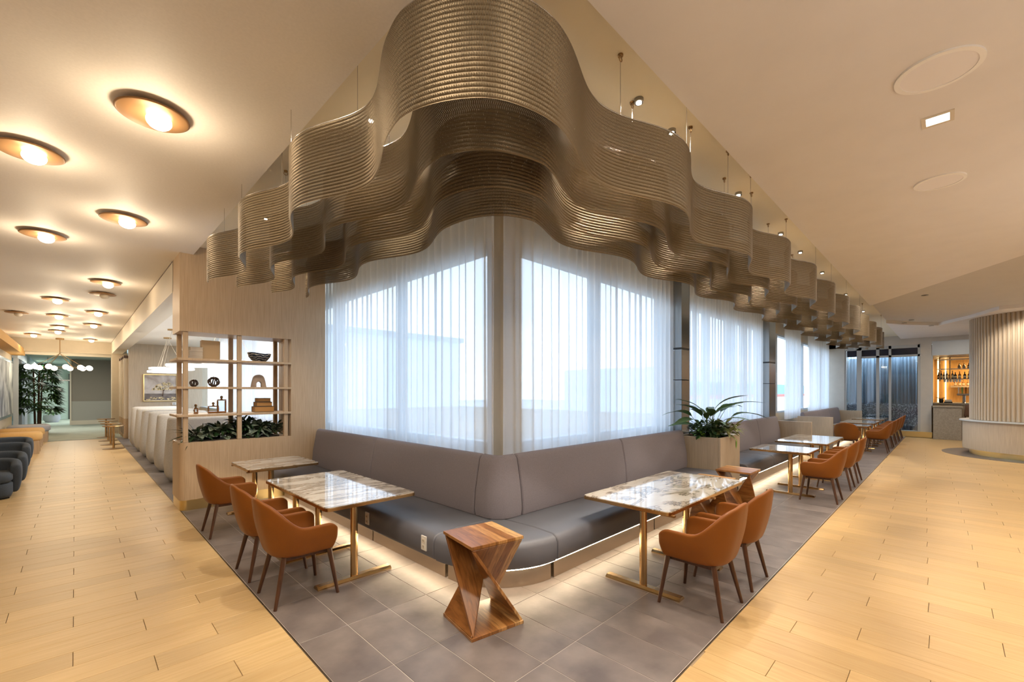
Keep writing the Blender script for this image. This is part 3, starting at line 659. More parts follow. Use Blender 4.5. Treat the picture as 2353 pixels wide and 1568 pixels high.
for r, z, k in prof:
    for i in range(n): a = 2*PI*i/n; vs.append((r*math.cos(a), r*math.sin(a)*.8, z+k*.012*math.sin(2*a+.6)))
for k in range(len(prof)-1):
    for i in range(n): fs.append((k*n+i, k*n+(i+1) % n, (k+1)*n+(i+1) % n, (k+1)*n+i))
fs.append(tuple(range(n-1, -1, -1)))
MB().add(vs, fs).build('body', M['bowl'], t, smooth='all')
def knot(px, r, lab):
    t = thing('rope_knot', lab, 'ornament', (X(px, YS), YS, st(SHZ[1])+r*.93))
    for k in range(4):
        a = k*PI/4; R_ = Matrix.Rotation(a, 3, 'Z') @ Matrix.Rotation(.9+.35*k, 3, 'X'); pts = []
        for i in range(21): u = 2*PI*i/20; pts.append(R_ @ Vector((r*.86*math.cos(u), r*.86*math.sin(u), .06*r*math.sin(3*u))))
        MB().path(pts, r*.13, 7).build('loop', M['rope'], t, smooth='all')
knot(445.5, .062, 'small dark bronze openwork knot on the middle shelf')
knot(491, .088, 'larger dark bronze openwork sphere on the middle shelf')
t = thing('arch_ornament', 'pale travertine arch ornament on the middle shelf', 'ornament', (X(594, YS), YS, st(SHZ[1])))
pts = []
for i in range(13): a = PI*i/12; pts.append((.085*math.cos(a)*(1.0), .14+.075*math.sin(a)))
outer = [(.115, 0), (.10, .09)]+pts[1:-1]+[(-.10, .09), (-.115, 0)]
inner = [(-.04, 0)]+[(-.04*math.cos(PI*i/6), .055+.04*math.sin(PI*i/6)) for i in range(7)]+[(.04, 0)]
poly = outer+inner; vs = [(x, -.04, z) for x, z in poly]+[(x, .04, z) for x, z in poly]; n = len(poly)
bm = bmesh.new(); bv = [bm.verts.new((x, -.04, z)) for x, z in poly]; f = bm.faces.new(bv); r_ = bmesh.ops.extrude_face_region(bm, geom=[f])
for e in r_['geom']:
    if isinstance(e, bmesh.types.BMVert): e.co.y += .08
me = bpy.data.meshes.new('arch'); bm.to_mesh(me); bm.free(); link('arch', me, M['arch'], t, bevel=.006)
def flask(px, w, h, lab):
    t = thing('glass_flask', lab, 'bottle', (X(px, YS), YS, st(SHZ[0])))
    fr = MB(); a = w/2; k = .018
    fr.box(-a, -.03, 0, a, .03, k*1.5).box(-a, -.03, k*1.5, -a+k, .03, h-k).box(a-k, -.03, k*1.5, a, .03, h-k).box(-a, -.03, h-k, a, .03, h)
    fr.build('body', M['bottlea'], t, bevel=.008); MB().box(-a+k, -.01, k*1.5, a-k, .01, h-k).build('glass', M['glass'], t)
    MB().lathe([(.018, h), (.012, h+.02), (.02, h+.025), (.02, h+.05), (.008, h+.06)], n=12).build('stopper', M['brassd'], t, smooth=True)
flask(450, .06, .09, 'smallest amber glass flask on the lowest shelf, at the left')
flask(490, .15, .12, 'wide squat amber glass flask on the lowest shelf')
flask(509, .13, .22, 'tall amber glass flask on the lowest shelf')
xa = X(604, YS)
for i, (w, h) in enumerate(((.30, .095), (.24, .075), (.19, .065))):
    book(xa+.0, YS, st(SHZ[0])+[0, .0955, .171][i], w, .2, h, M['bookb'], M['paperb'], 'thick brown book in the stack on the lowest shelf, %s' % ['bottom', 'middle', 'uppermost'][i], 'brown books on the lowest shelf', .02*i)

# ------------------------------------------------------------------ foliage
def leaf_mesh(L, w, droop=.3, cup=.15, n=5):
    vs = []; fs = []
    for i in range(n+1):
        u = i/n; ww = w*math.sin(PI*min(max(u, .02), .98))**.8*(1-.25*u); x = L*u; z = -droop*L*u*u
        vs += [(x, -ww, z+cup*ww), (x, 0, z), (x, ww, z+cup*ww)]
        if i: k = 3*i; fs += [(k-3, k, k+1, k-2), (k-2, k+1, k+2, k-1)]
    return vs, fs
def place(vs, loc, yaw, pitch, roll=0, s=1):
    R_ = Matrix.Translation(loc) @ Matrix.Rotation(yaw, 4, 'Z') @ Matrix.Rotation(-pitch, 4, 'Y') @ Matrix.Rotation(roll, 4, 'X') @ Matrix.Scale(s, 4)
    return [tuple(R_ @ Vector(v)) for v in vs]
def bush(parent, name, mat, c, r, h, nleaf, L, w, rnd, flat_=1.0, kind='stuff'):
    mb = MB()
    for i in range(nleaf):
        a = rnd.uniform(0, 2*PI); q = rnd.random()**.6; rr = r*q*.6; z = h*rnd.random()**.8
        v, f = leaf_mesh(L*rnd.uniform(.6, 1.2), w*rnd.uniform(.7, 1.2), rnd.uniform(.1, .7))
        mb.add(place(v, (c[0]+rr*math.cos(a), c[1]+rr*math.sin(a)*flat_, c[2]+z*.8), a+rnd.uniform(-.7, .7), rnd.uniform(-.3, 1.1), rnd.uniform(-.6, .6)), f)
    o = mb.build(name, mat, parent, smooth='all', world=True); o['kind'] = 'stuff'; return o
rnd = random.Random(11)
T = [('spiky dark green plant at the left end of the shelf screen trough', 1.38, 'spiky'), ('silver veined leafy plant in the trough left of the middle post', 1.66, 'silver'),
     ('tall dark bushy plant in the trough right of the middle post', 2.0, 'dark'), ('silver leafed low plant in the trough', 2.2, 'silver'), ('trailing plant at the right end of the trough', 2.42, 'mix')]
for lab, x, k in T:
    t = thing('trough_plant', lab, 'plant', (x, 8.4, 1.036), group='plants in the shelf trough')
    c = (x, 8.4, 1.04)
    st_ = MB()
    for i in range(5): st_.tube((x, 8.4, 1.036), (x+rnd.uniform(-.1, .1), 8.4+rnd.uniform(-.1, .1), 1.2), .006, .003, 5)
    st_.build('stem', M['bark'], t, world=True)
    if k == 'spiky': bush(t, 'leaves', M['leaf'], c, .2, .12, 90, .26, .016, rnd); bush(t, 'low_leaves', M['leafw'], c, .26, .16, 60, .14, .055, rnd)
    elif k == 'silver': bush(t, 'leaves', M['leafw'], c, .27, .24, 95, .15, .055, rnd); bush(t, 'dark_leaves', M['leaf'], c, .22, .22, 60, .2, .03, rnd)
    elif k == 'dark': bush(t, 'leaves', M['leaf'], c, .2, .34, 150, .18, .03, rnd); bush(t, 'low_leaves', M['leafw'], c, .2, .08, 20, .14, .045, rnd)
    else: bush(t, 'leaves', M['leafw'], c, .24, .2, 60, .13, .04, rnd); bush(t, 'dark_leaves', M['leaf'], c, .22, .25, 50, .16, .02, rnd)

# ------------------------------------------------------------------ planter box with lily (x 7.5-8.45)
t = thing('planter_box', 'square reeded oak planter between the corner banquette and the next bench', 'planter', (7.98, 3.03, 0))
MB().box(7.52, 2.66, .1, 8.46, 2.70, 1.02).box(7.52, 3.36, .1, 8.46, 3.4, 1.02).box(7.52, 2.70, .1, 7.56, 3.36, 1.02).box(8.42, 2.70, .1, 8.46, 3.36, 1.02).build('body', M['oak_grey'], t, world=True, bevel=.006)
MB().box(7.56, 2.70, .1, 8.42, 3.36, .97).build('soil', M['soil'], t, world=True)
MB().box(7.56, 2.70, 0, 8.44, 3.38, .1).build('plinth', M['plinth'], t, world=True)
MB().box(8.18, 2.68, 1.02, 8.45, 3.38, 1.028).build('ledge', M['cream'], t, world=True)
t = thing('peace_lily', 'arching broad leafed lily with variegated undergrowth in the oak planter', 'plant', (7.86, 2.98, .97))
rnd = random.Random(5); K = [(2.9, 1.0, .62), (2.6, .75, .75), (2.2, 1.15, .6), (3.3, 1.1, .5), (1.6, 1.35, .66), (.9, 1.3, .55), (-.6, 1.2, .72), (-.9, .95, .8), (-1.3, 1.25, .6), (-.3, .85, .8), (-2.0, 1.2, .55), (-2.6, 1.05, .6), (.3, 1.05, .6), (3.0, .6, .7), (-.75, .65, .8), (-1.6, .8, .55), (2.4, .6, .5), (-2.3, .75, .5)]
for yaw, pit, L in K:
    L *= 1.12; pit = min(1.35, pit*1.12)
    st_ = Vector((7.86, 2.98, .98)); mid = st_+Vector((math.cos(yaw)*math.cos(pit), math.sin(yaw)*math.cos(pit), math.sin(pit)))*L*.62
    MB().tube(st_, mid, .006, .004, 5).build('stem', M['leaf2'], t, world=True)
    v, f = leaf_mesh(L*.62, L*.125, .7, .2, 7); MB().add(place(v, mid, yaw, pit*.75, rnd.uniform(-.5, .5)), f).build('leaf', M['leaf2'], t, smooth='all', world=True)
bush(t, 'dark_undergrowth', M['leaf'], (7.8, 2.98, 1.0), .42, .3, 260, .13, .03, rnd)
bush(t, 'variegated_leaves', M['leafv'], (8.0, 2.80, 1.02), .36, .26, 110, .19, .034, rnd)
bush(t, 'lime_leaves', M['leafl'], (7.62, 3.02, 1.02), .18, .16, 26, .08, .03, rnd); bush(t, 'lime_leaves', M['leafl'], (8.3, 3.0, 1.05), .16, .1, 16, .08, .03, rnd)
v, f = leaf_mesh(.34, .035, .2, .2, 6); MB().add(place(v, (8.26, 2.68, 1.05), -PI/2, -1.35), f).build('trailing_leaf', M['leafl'], t, smooth='all', world=True)

# ================================================================== METAL RIBBONS
def ribbon_path(bx, by, A, yl, xr, y0, x0, cor, yend=6.32, xend=17.5, per=1.42, perR=1.47):
    pts = []
    y = yend
    while y > y0: pts.append((bx+A*math.cos(2*PI*(y-yl)/per), y)); y -= .02
    ctr = [pts[-6], pts[-1]]+cor
    R_ = []; x = x0
    while x < xend: R_.append((x, by+A*math.cos(2*PI*(x-xr)/perR))); x += .02
    P = [Vector((*p, 0)) for p in [pts[-10], pts[-1]]+cor+[R_[0], R_[10]]]
    mid = []
    for k in range(1, len(P)-2):
        a, b, c_, d_ = P[k-1], P[k], P[k+1], P[k+2]
        if k == 1: a = b-(P[1]-P[0])*( (c_-b).length/(P[1]-P[0]).length)
        if k == len(P)-3: d_ = c_+(P[-1]-P[-2])*((c_-b).length/(P[-1]-P[-2]).length)
        for i in range(1, 16):
            u = i/15; q = .5*((2*b)+(-a+c_)*u+(2*a-5*b+4*c_-d_)*u*u+(-a+3*b-3*c_+d_)*u**3); mid.append((q.x, q.y))
    return np.array(pts+mid[:-1]+R_)
def resample(P, step):
    d = np.r_[0, np.cumsum(np.hypot(*np.diff(P, axis=0).T))]; n = int(d[-1]/step); s = np.linspace(0, d[-1], n)
    return np.c_[np.interp(s, d, P[:, 0]), np.interp(s, d, P[:, 1])], s
RIB = [
 dict(bx=1.205, by=1.45, A=.098, yl=4.0, xr=2.33, y0=1.98, x0=1.66, cor=[(1.10, 1.80), (1.17, 1.60), (1.30, 1.44), (1.47, 1.37)], lab='outermost wavy metal chain ribbon, nearest the camera'),
 dict(bx=1.54, by=1.74, A=.10, yl=4.2, xr=2.55, y0=2.12, x0=1.92, cor=[(1.44, 1.98), (1.52, 1.82), (1.66, 1.71)], lab='second wavy metal chain ribbon, just behind the outermost one'),
 dict(bx=1.86, by=2.04, A=.10, yl=4.5, xr=2.85, y0=2.5, x0=2.22, cor=[(1.77, 2.3), (1.84, 2.12), (1.98, 2.0)], lab='third wavy metal chain ribbon, between second and innermost'),
 dict(bx=2.18, by=2.33, A=.095, yl=4.9, xr=3.1, y0=2.85, x0=2.5, cor=[(2.10, 2.6), (2.17, 2.42), (2.30, 2.30)], lab='innermost wavy metal chain ribbon, lowest in view and closest to the curtains')]
HOOKS = [[(2.53, 1.54), (3.16, 1.44), (3.61, 1.53), (4.23, 1.46), (4.8, 1.46), (5.29, 1.52), (6.4, 1.49), (7.6, 1.5), (8.8, 1.4), (10.3, 1.45), (12, 1.45), (14, 1.42), (16.5, 1.42), (1.25, 2.7), (1.2, 3.4), (1.29, 4.15), (1.2, 5.0), (1.22, 5.8)],
         [(3.03, 1.78), (4.74, 1.75), (6.42, 1.76), (8.2, 1.75), (11, 1.75), (1.6, 2.9), (1.55, 4.7), (1.62, 5.6)],
         [(3.9, 2.05), (6.2, 2.05), (9, 2.05), (1.96, 5.05), (1.85, 3.5)], [(4.5, 2.33), (7.2, 2.33), (2.2, 4.3)]]
def near(P, q):
    i = np.argmin(np.hypot(P[:, 0]-q[0], P[:, 1]-q[1])); return P[i]
ZT, ZB, NR = 3.60, 3.10, 22
for k, r in enumerate(RIB):
    lab = r.pop('lab'); P0 = ribbon_path(**r)
    t = thing('metal_ribbon', lab, 'hanging sculpture', (P0[len(P0)//3][0], P0[len(P0)//3][1], ZB), group='wavy metal ribbons over the corner')
    off = np.array([t.location.x, t.location.y, t.location.z])
    P, s = resample(P0, .0112); n = len(P); T_ = np.gradient(P, s, axis=0); T_ /= np.linalg.norm(T_, axis=1)[:, None]; N_ = np.c_[T_[:, 1], -T_[:, 0]]*1.0
    rh = (ZT-ZB)/NR; wv = .0050; V = []; F = []
    base = 0
    for q in range(NR):
        zt = ZT-q*rh; zb = zt-rh*.87; zm = (zt+zb)/2; sl = .0035*(1 if q % 2 else -1); blg = .013
        A = []
        for (z, ds, o_) in ((zt, -sl, 0), (zm, 0, blg), (zb, sl, 0)):
            for wd_ in (-wv, wv):
                xy = P+T_*(ds+wd_)+N_*o_; A.append(np.c_[xy, np.full(n, z)])
        A = np.stack(A, 1).reshape(-1, 3); V.append(A)
        i0 = base+6*np.arange(n)[:, None]
        F.append(np.concatenate([i0+np.array([0, 1, 3, 2]), i0+np.array([2, 3, 5, 4])])); base += 6*n
    V = np.concatenate(V)-off; F = np.concatenate(F)
    me = bpy.data.meshes.new('chain_links'); me.vertices.add(len(V)); me.vertices.foreach_set('co', V.astype(np.float32).ravel())
    me.loops.add(F.size); me.loops.foreach_set('vertex_index', F.astype(np.int32).ravel()); me.polygons.add(len(F)); me.polygons.foreach_set('loop_start', np.arange(0, F.size, 4, dtype=np.int32))
    me.update(calc_edges=True); me.materials.append(M['ribbon']);     o = bpy.data.objects.new('chain_links', me); C.objects.link(o); o.parent = t; o['kind'] = 'stuff'
    # horizontal wires joining the rows
    Q, s2 = resample(P0, .05); mb = MB()
    TT = np.gradient(Q, s2, axis=0); TT /= np.linalg.norm(TT, axis=1)[:, None]; NN = np.c_[TT[:, 1], -TT[:, 0]]
    for q in range(NR+1):
        z = ZT-q*rh; w_ = .0018
        vs = []; fs = []
        for i in range(len(Q)):
            a = Q[i]+NN[i]*.002; vs += [(a[0], a[1], z-w_), (a[0], a[1], z+w_)]
            if i: fs.append((2*i-2, 2*i, 2*i+1, 2*i-1))
        mb.add(vs, fs)
    o = mb.build('row_wires', M['ribbon'], t, world=True, smooth='all'); o['kind'] = 'stuff'
    MB().path([(a[0], a[1], ZT+.004) for a in Q], .006, 6).build('top_rail', M['rail'], t, world=True, smooth='all')
    for h in HOOKS[k]:
        a = near(P0, h)
        MB().tube((a[0], a[1], ZT), (a[0], a[1], CV-.02), .0022, n=5).build('cable', M['rail'], t, world=True)
        hk = MB(); hk.tube((a[0], a[1], CV-.012), (a[0], a[1], CV), .018, n=10); pts = [(a[0]+.018*math.cos(u), a[1], CV-.028+.018*math.sin(u)) for u in np.linspace(0, 2*PI, 9)]
        hk.path(pts, .0035, 5).build('hook', M['brassd'], t, world=True, smooth=True)
for i, (x, y) in enumerate(COVE):
    t = thing('cove_spotlight', 'tiny bright cove spotlight above the metal ribbons, '+(['first', 'second', 'third', 'fourth', 'fifth', 'sixth', 'seventh', 'eighth', 'ninth'][i]+' along the right wing' if i < 9 else ['nearer one on the left wing', 'farther one on the left wing'][i-9]), 'spotlight', (x, y, CV), group='cove spotlights')
    MB().lathe([(.035, -.03), (.035, 0)], n=16).build('housing', M['steel'], t, smooth=True)
    MB().lathe([(.02, -.035), (.02, -.03)], n=12).build('lens', M['spot'], t)

# ================================================================== DISC LAMPS
POSN = ['nearest the camera', 'at the left edge of the photo', 'second in the right-hand row', 'second in the left-hand row', 'third lit in the right-hand row', 'unlit, with a small dome, in the right-hand row', 'third in the left-hand row',
        'unlit, near the left wall', 'fourth in the left-hand row', 'fourth lit in the right-hand row', 'fifth in the right-hand row', 'fifth in the left-hand row', 'sixth in the left-hand row', 'far away near the left wall', 'farthest, close to the bulkhead']
for i, (x, y, on) in enumerate(LAMPS):
    t = thing('disc_lamp', 'bronze disc ceiling lamp, '+POSN[i], 'ceiling lamp', (x, y, CZ), group='bronze disc lamps on the corridor ceiling')
    MB().lathe([(.10, 0), (.10, -.02)], n=24).build('mount', M['disc'], t, smooth=True)
    MB().lathe([(.02, -.048), (.12, -.047), (.205, -.042), (.22, -.034), (.21, -.027), (.02, -.02)], n=48).build('disc', M['disc'], t, smooth='all')
    MB().sphere((.03, -.03, -.075), .078, 20, .75).build('globe', M['globe'] if on else M['cream'], t, smooth='all')
# right ceiling fittings
for (x, y, r, lab) in ((3.94, .05, .215, 'large round white ceiling speaker, the nearer one on the right ceiling'), (6.03, .065, .19, 'smaller round ceiling speaker, farther along the right ceiling')):
    t = thing('ceiling_speaker', lab, 'speaker', (x, y, CZ))
    MB().lathe([(r, 0), (r, -.012), (r*.86, -.014), (r*.86, 0)], n=48, close=False).build('rim', M['rimw'], t, smooth=True); MB().lathe([(r*.86, -.010), (.004, -.013)], n=48, close=True).build('grille', M['grille'], t, smooth=True)
t = thing('square_downlight', 'small lit square downlight between the two ceiling speakers', 'ceiling light', (4.64, .06, CZ))
MB().box(-.09, -.09, -.006, .09, -.065, 0).box(-.09, .065, -.006, .09, .09, 0).box(-.09, -.065, -.006, -.065, .065, 0).box(.065, -.065, -.006, .09, .065, 0).build('trim', M['cream'], t)
MB().box(-.065, -.065, -.004, .065, .065, -.001).build('lens', M['downl'], t)
for i, (px, py) in enumerate(((2125, 678), (2078, 735), (2140, 742), (2094, 728))):
    d_ = 1004*(CZ+.09-1.8)/(899-py); r_ = d_*(px-1176.5)/1004; x, y = (d_+r_)/2**.5, (d_-r_)/2**.5
    t = thing('small_ceiling_fitting', 'small round recessed fitting on the far right ceiling, '+['just beyond the diagonal fold', 'above the end wall windows', 'nearest the fluted column', 'between the windows and the fold'][i], 'ceiling light', (x, y, CZ+.09 if x < 17 else CZ), group='small fittings of the far ceiling')
    MB().lathe([(.06, 0), (.06, -.012), (.045, -.012)], n=16).build('rim', M['frameg'], t); MB().lathe([(.04, -.014), (.01, -.014)], n=16).build('lens', M['cream'], t)

# ================================================================== BANQUETTES
def sweep(path, prof, name, mat, parent, bevel=0):
    n = len(path); m = len(prof); vs = []; fs = []
    for k in range(n):
        a = Vector(path[max(k-1, 0)][:2]); b = Vector(path[min(k+1, n-1)][:2]); nx, ny = path[k][2:] if len(path[k]) > 2 else (0, 0)
        if not (nx or ny): d = (b-a).normalized(); nx, ny = -d.y, d.x
        for o_, z in prof: vs.append((path[k][0]+nx*o_, path[k][1]+ny*o_, z))
    for k in range(n-1):
        for i in range(m): fs.append((k*m+i, k*m+(i+1) % m, (k+1)*m+(i+1) % m, (k+1)*m+i))
    fs += [tuple(range(m-1, -1, -1)), tuple((n-1)*m+i for i in range(m))]
    return MB().add(vs, fs).build(name, mat, parent, smooth=True, world=True, bevel=bevel)
def arcpath(cx, cy, r, a0=180, a1=270, n=10):
    out = []
    for i in range(n+1): a = math.radians(a0+(a1-a0)*i/n); out.append((cx+r*math.cos(a), cy+r*math.sin(a), -math.cos(a), -math.sin(a)))
    return out
def lineY(x, y0, y1, n=2): return [(x, y0+(y1-y0)*i/(n-1), 1, 0) for i in range(n)]
def lineX(y, x0, x1, n=2): return [(x0+(x1-x0)*i/(n-1), y, 0, 1) for i in range(n)]
def inset(path, g):   # shorten a path at both ends for seams
    p = [list(q) for q in path]
    for a, b in ((0, 1), (-1, -2)):
        d = Vector(p[b][:2])-Vector(p[a][:2]); d.normalize(); p[a][0] += d.x*g; p[a][1] += d.y*g
    return p
SEAT = [(.02, .245), (.0, .28), (.0, .42), (.02, .46), (.06, .482), (.3, .492), (.72, .482), (.74, .26), (.4, .245)]
BACK = [(.0, .475), (-.015, .56), (.0, .75), (.045, 1.0), (.06, 1.08), (.085, 1.115), (.12, 1.125), (.16, 1.11), (.175, 1.06), (.175, .475)]
PL = [(0, .0), (0, .2), (.5, .2), (.5, 0)]
LED = [(.0, .165), (.0, .181), (.02, .181), (.02, .165)]
t = thing('corner_banquette', 'long grey upholstered banquette wrapping the corner under the curtains', 'bench', (2.9, 3.1, 0))
# plinth
for pth in (lineY(2.53, 8.04, 4.9), lineY(2.53, 4.88, 3.44), arcpath(3.23, 3.4, .70, 180, 270, 10), lineX(2.70, 3.27, 5.3), lineX(2.70, 5.32, 7.48)):
    sweep(inset(pth, .003), PL, 'plinth', M['plinth'], t)
for pth in (lineY(2.50, 8.04, 3.4)+arcpath(3.22, 3.4, .72)[1:]+lineX(2.68, 3.24, 7.48),):
    sweep(pth, LED, 'light_strip', M['led'], t)
for pth in (lineY(2.32, 8.04, 5.75), lineY(2.32, 5.75, 3.33), arcpath(3.12, 3.33, .80, 180, 270, 12), lineX(2.53, 3.12, 5.40), lineX(2.53, 5.40, 7.48)):
    sweep(inset(pth, .007), SEAT, 'seat_cushion', M['vinyl'], t, bevel=.014)
for pth in (lineY(3.0, 8.04, 5.86), lineY(3.0, 5.86, 3.56), lineY(3.0, 3.56, 3.42)[:1]+arcpath(3.20, 3.40, .20, 180, 270, 6)+[(3.35, 3.2, 0, 1)], lineX(3.2, 3.35, 5.46), lineX(3.2, 5.46, 7.48)):
    sweep(inset(pth, .006), BACK, 'back_cushion', M['fabric'], t, bevel=.016)
for y in (4.61, 3.485):
    f = MB().box(2.31, y-.042, .305, 2.322, y+.042, .44).build('outlet', M['white'], t, world=True, bevel=.003)
    MB().box(2.306, y-.02, .32, 2.312, y+.02, .36).box(2.306, y-.02, .375, 2.312, y+.02, .415).build('socket', M['cream'], f, world=False).location = tuple(-v for v in t.location)
    for dz in (.335, .39): MB().box(2.3045, y-.01, dz, 2.3065, y-.006, dz+.014).box(2.3045, y+.006, dz, 2.3065, y+.01, dz+.014).build('slot', M['black'], f).location = tuple(-v for v in t.location)
def bench(name, x0, x1, seams, label, arms):
    t = thing(name, label, 'bench', ((x0+x1)/2, 3, 0)); e = [x0]+seams+[x1]
    sweep(lineX(2.70, x0, x1), PL, 'plinth', M['plinth'], t); sweep(lineX(2.68, x0, x1), LED, 'light_strip', M['led'], t)
    for a, b in zip(e[:-1], e[1:]):
        sweep(inset(lineX(2.53, a, b), .006), SEAT, 'seat_cushion', M['vinyl'], t, bevel=.014); sweep(inset(lineX(3.2, a, b), .006), BACK, 'back_cushion', M['fabric'], t, bevel=.016)
    for a in arms: MB().box(a, 2.50, 0, a+.07, 3.42, 1.0).build('end_panel', M['oak_grey'], t, world=True, bevel=.004)
bench('banquette', 8.50, 13.38, [10.1, 11.6], 'grey banquette behind the planter, second along the window wall', [13.4])
bench('banquette', 16.45, 22.6, [18.5, 20.5], 'farthest grey banquette along the window wall', [16.33, 22.62])

# ================================================================== TABLES
def rrect(w, h, r, n=6):
    pts = []
    for cx, cy, a0 in ((w/2-r, h/2-r, 0), (-w/2+r, h/2-r, 90), (-w/2+r, -h/2+r, 180), (w/2-r, -h/2+r, 270)):
        for i in range(n+1): a = math.radians(a0+90*i/n); pts.append((cx+r*math.cos(a), cy+r*math.sin(a)))
    return pts
def table(cx, cy, L, Wd, bases, axis, label, px=0.):
    """L along the row (axis), Wd across; bases = offsets along L; px = pole offset across"""
    rz = 0 if axis == 'y' else -PI/2       # local y runs along the row; local +x = away from camera side
    t = thing('marble_table', label, 'table', (cx, cy, 0), 0, 'marble dining tables')
    def m(u, v): return (u, v) if axis == 'y' else (v, u)     # u across, v along
    w, h = m(Wd, L)
    MB().prism(rrect(w, h, .05), .715, .742).build('edge_band', M['brass'], t, smooth=True)
    MB().prism(rrect(w-.012, h-.012, .045), .7422, .75).build('marble_top', M['marble'], t, smooth=True)
    for b in bases:
        def B(u0, v0, z0, u1, v1, z1):
            x0, y0 = m(u0, v0); x1, y1 = m(u1, v1); return (min(x0, x1), min(y0, y1), z0, max(x0, x1), max(y0, y1), z1)
        r = bpy.data.objects
        mb = MB(); pts = [(px+.036*math.cos(a), b+.022*math.sin(a)) for a in np.linspace(0, 2*PI, 17)[:-1]]
        mb.prism([m(*p_) for p_ in pts], .03, .70).build('pole', M['brass'], t, smooth=True)
        MB().box(*B(px-.30, b-.02, .70, px+.34, b+.02, .715)).build('top_bracket', M['brassd'], t)
        mb = MB(); a0, a1 = px-.36, px+.37
        sec = [(-.05, 0), (-.05, .012), (-.028, .03), (.028, .03), (.05, .012), (.05, 0)]
        vs = [(*m(a0, b+s_), z) for s_, z in sec]+[(*m(a1, b+s_), z) for s_, z in sec]; n = len(sec)
        mb.add(vs, [tuple(range(n-1, -1, -1)), tuple(range(n, 2*n))]+[(i, (i+1) % n, n+(i+1) % n, n+i) for i in range(n)]).build('foot_bar', M['brass'], t)
    return t
table(2.05, 4.82, 1.80, .93, [-.77, .10, .80], 'y', 'large marble table with brass edge left of the corner, two brown chairs at it', px=-.15)
table(2.09, 7.04, .93, .93, [-.40, .38], 'y', 'small marble table against the oak shelf screen', px=-.17)
table(4.58, 2.16, 1.92, .92, [-.90, .02], 'x', 'large marble table right of the corner, in front of the banquette', px=-.18)
table(9.22, 2.14, .93, .93, [-.38, .38], 'x', 'square marble table beyond the wooden stools', px=-.18)
table(11.45, 2.16, 1.9, .93, [-.8, .1, .82], 'x', 'long marble table at the second banquette', px=-.18)
table(17.1, 2.16, .93, .93, [-.38, .38], 'x', 'square marble table beside the lone dark-backed chair, far right', px=-.18)
table(19.2, 2.16, 1.9, .93, [-.8, .1, .82], 'x', 'long marble table at the farthest banquette', px=-.18)
table(21.7, 2.16, 1.6, .93, [-.65, .65], 'x', 'last marble table by the end wall', px=-.18)

# ================================================================== CHAIRS
def make_chair(label):
    t = thing('tub_chair', label, 'chair', group='tan leather tub chairs')
    # shell: u in [-1,1] round the plan (front-left arm -> back -> front-right arm)
    NU, NV = 37, 8; vs = []; fs = []
    def plan(u):       # U shape, local +x is forward
        s_ = abs(u); sg = 1 if u > 0 else -1; W_, D_ = .275, .285; rc = .20
        # arc length pieces: half back straight, corner, arm straight
        hb = W_-rc; ca = rc*PI/2; am = .56-rc-.03; tot = hb+ca+am; q = s_*tot
        if q < hb: x, y = -D_, q
        elif q < hb+ca: a = (q-hb)/rc; x, y = -D_+rc-rc*math.cos(a), hb+rc*math.sin(a)
        else: x, y = -D_+rc+(q-hb-ca), W_-.01*(q-hb-ca)/am
        return x, sg*y
    def rim(u):
        s_ = abs(u)
        if s_ < .20: h = .905-.03*(s_/.20)**2
        elif s_ < .62: k = (s_-.20)/.42; k = k*k*(3-2*k); h = .875+(.645-.875)*k
        else: h = .645
        if s_ > .90: h -= .05*((s_-.90)/.10)**2
        return h
    for i in range(NU):
        u = -1+2*i/(NU-1); x, y = plan(u); h = rim(u); zb = .405
        for j in range(NV):
            v = j/(NV-1); z = zb+(h-zb)*v
            taper = .80+.20*min(1, (v*1.6))**.6 if v < .63 else 1.0
            fx = x*taper if x < 0 else x*(1-.10*(1-min(1, v*2)))
            lean = -.055*((z-.45)/.45)*max(0, (1-abs(u)*1.5)) if z > .45 else 0
            flare = 1+.05*((z-.4)/.4)
            vs.append((fx+lean, y*(taper if v < .63 else 1)*flare, z))
    for i in range(NU-1):
        for j in range(NV-1): fs.append((i*NV+j, (i+1)*NV+j, (i+1)*NV+j+1, i*NV+j+1))
    sh = MB().add(vs, fs).build('shell', M['leather'], t, smooth='all')
    so = sh.modifiers.new('thick', 'SOLIDIFY'); so.thickness = .04; so.offset = 0; so.use_even_offset = False
    sb = sh.modifiers.new('sub', 'SUBSURF'); sb.levels = 1; sb.render_levels = 2
    # seat
    pts = []
    for i in range(28):
        a = 2*PI*i/28; cx_, sy_ = math.cos(a), math.sin(a); k = 3.2
        rr = (abs(cx_)**k+abs(sy_)**k)**(-1/k); pts.append((.015+.255*rr*cx_, .235*rr*sy_))
    mb = MB(); L_ = [(.90, .395), (.98, .41), (1.0, .45), (.98, .485), (.88, .498), (.5, .505)]
    v2 = []; f2 = []; n = len(pts)
    for s_, z in L_: v2 += [(x*s_, y*s_, z) for x, y in pts]
    for k_ in range(len(L_)-1):
        for i in range(n): f2.append((k_*n+i, k_*n+(i+1) % n, (k_+1)*n+(i+1) % n, (k_+1)*n+i))
    f2 += [tuple(range(n-1, -1, -1)), tuple((len(L_)-1)*n+i for i in range(n))]
    MB().add(v2, f2).build('seat', M['leather'], t, smooth='all')
    MB().box(-.18, -.185, .365, .21, -.16, .40).box(-.18, .16, .365, .21, .185, .40).box(-.19, -.185, .365, -.165, .185, .40).box(.19, -.2, .365, .215, .2, .40).build('underframe', M['walnut'], t, bevel=.004)
    for sg in (-1, 1):
        MB().tube((-.255, sg*.228, 0), (-.165, sg*.165, .41),   .0135, .023, 10).build('leg', M['walnut'], t, smooth=True)
        MB().tube((.25, sg*.258, 0), (.195, sg*.20, .41),   .0135, .023, 10).build('leg', M['walnut'], t, smooth=True)
    return t
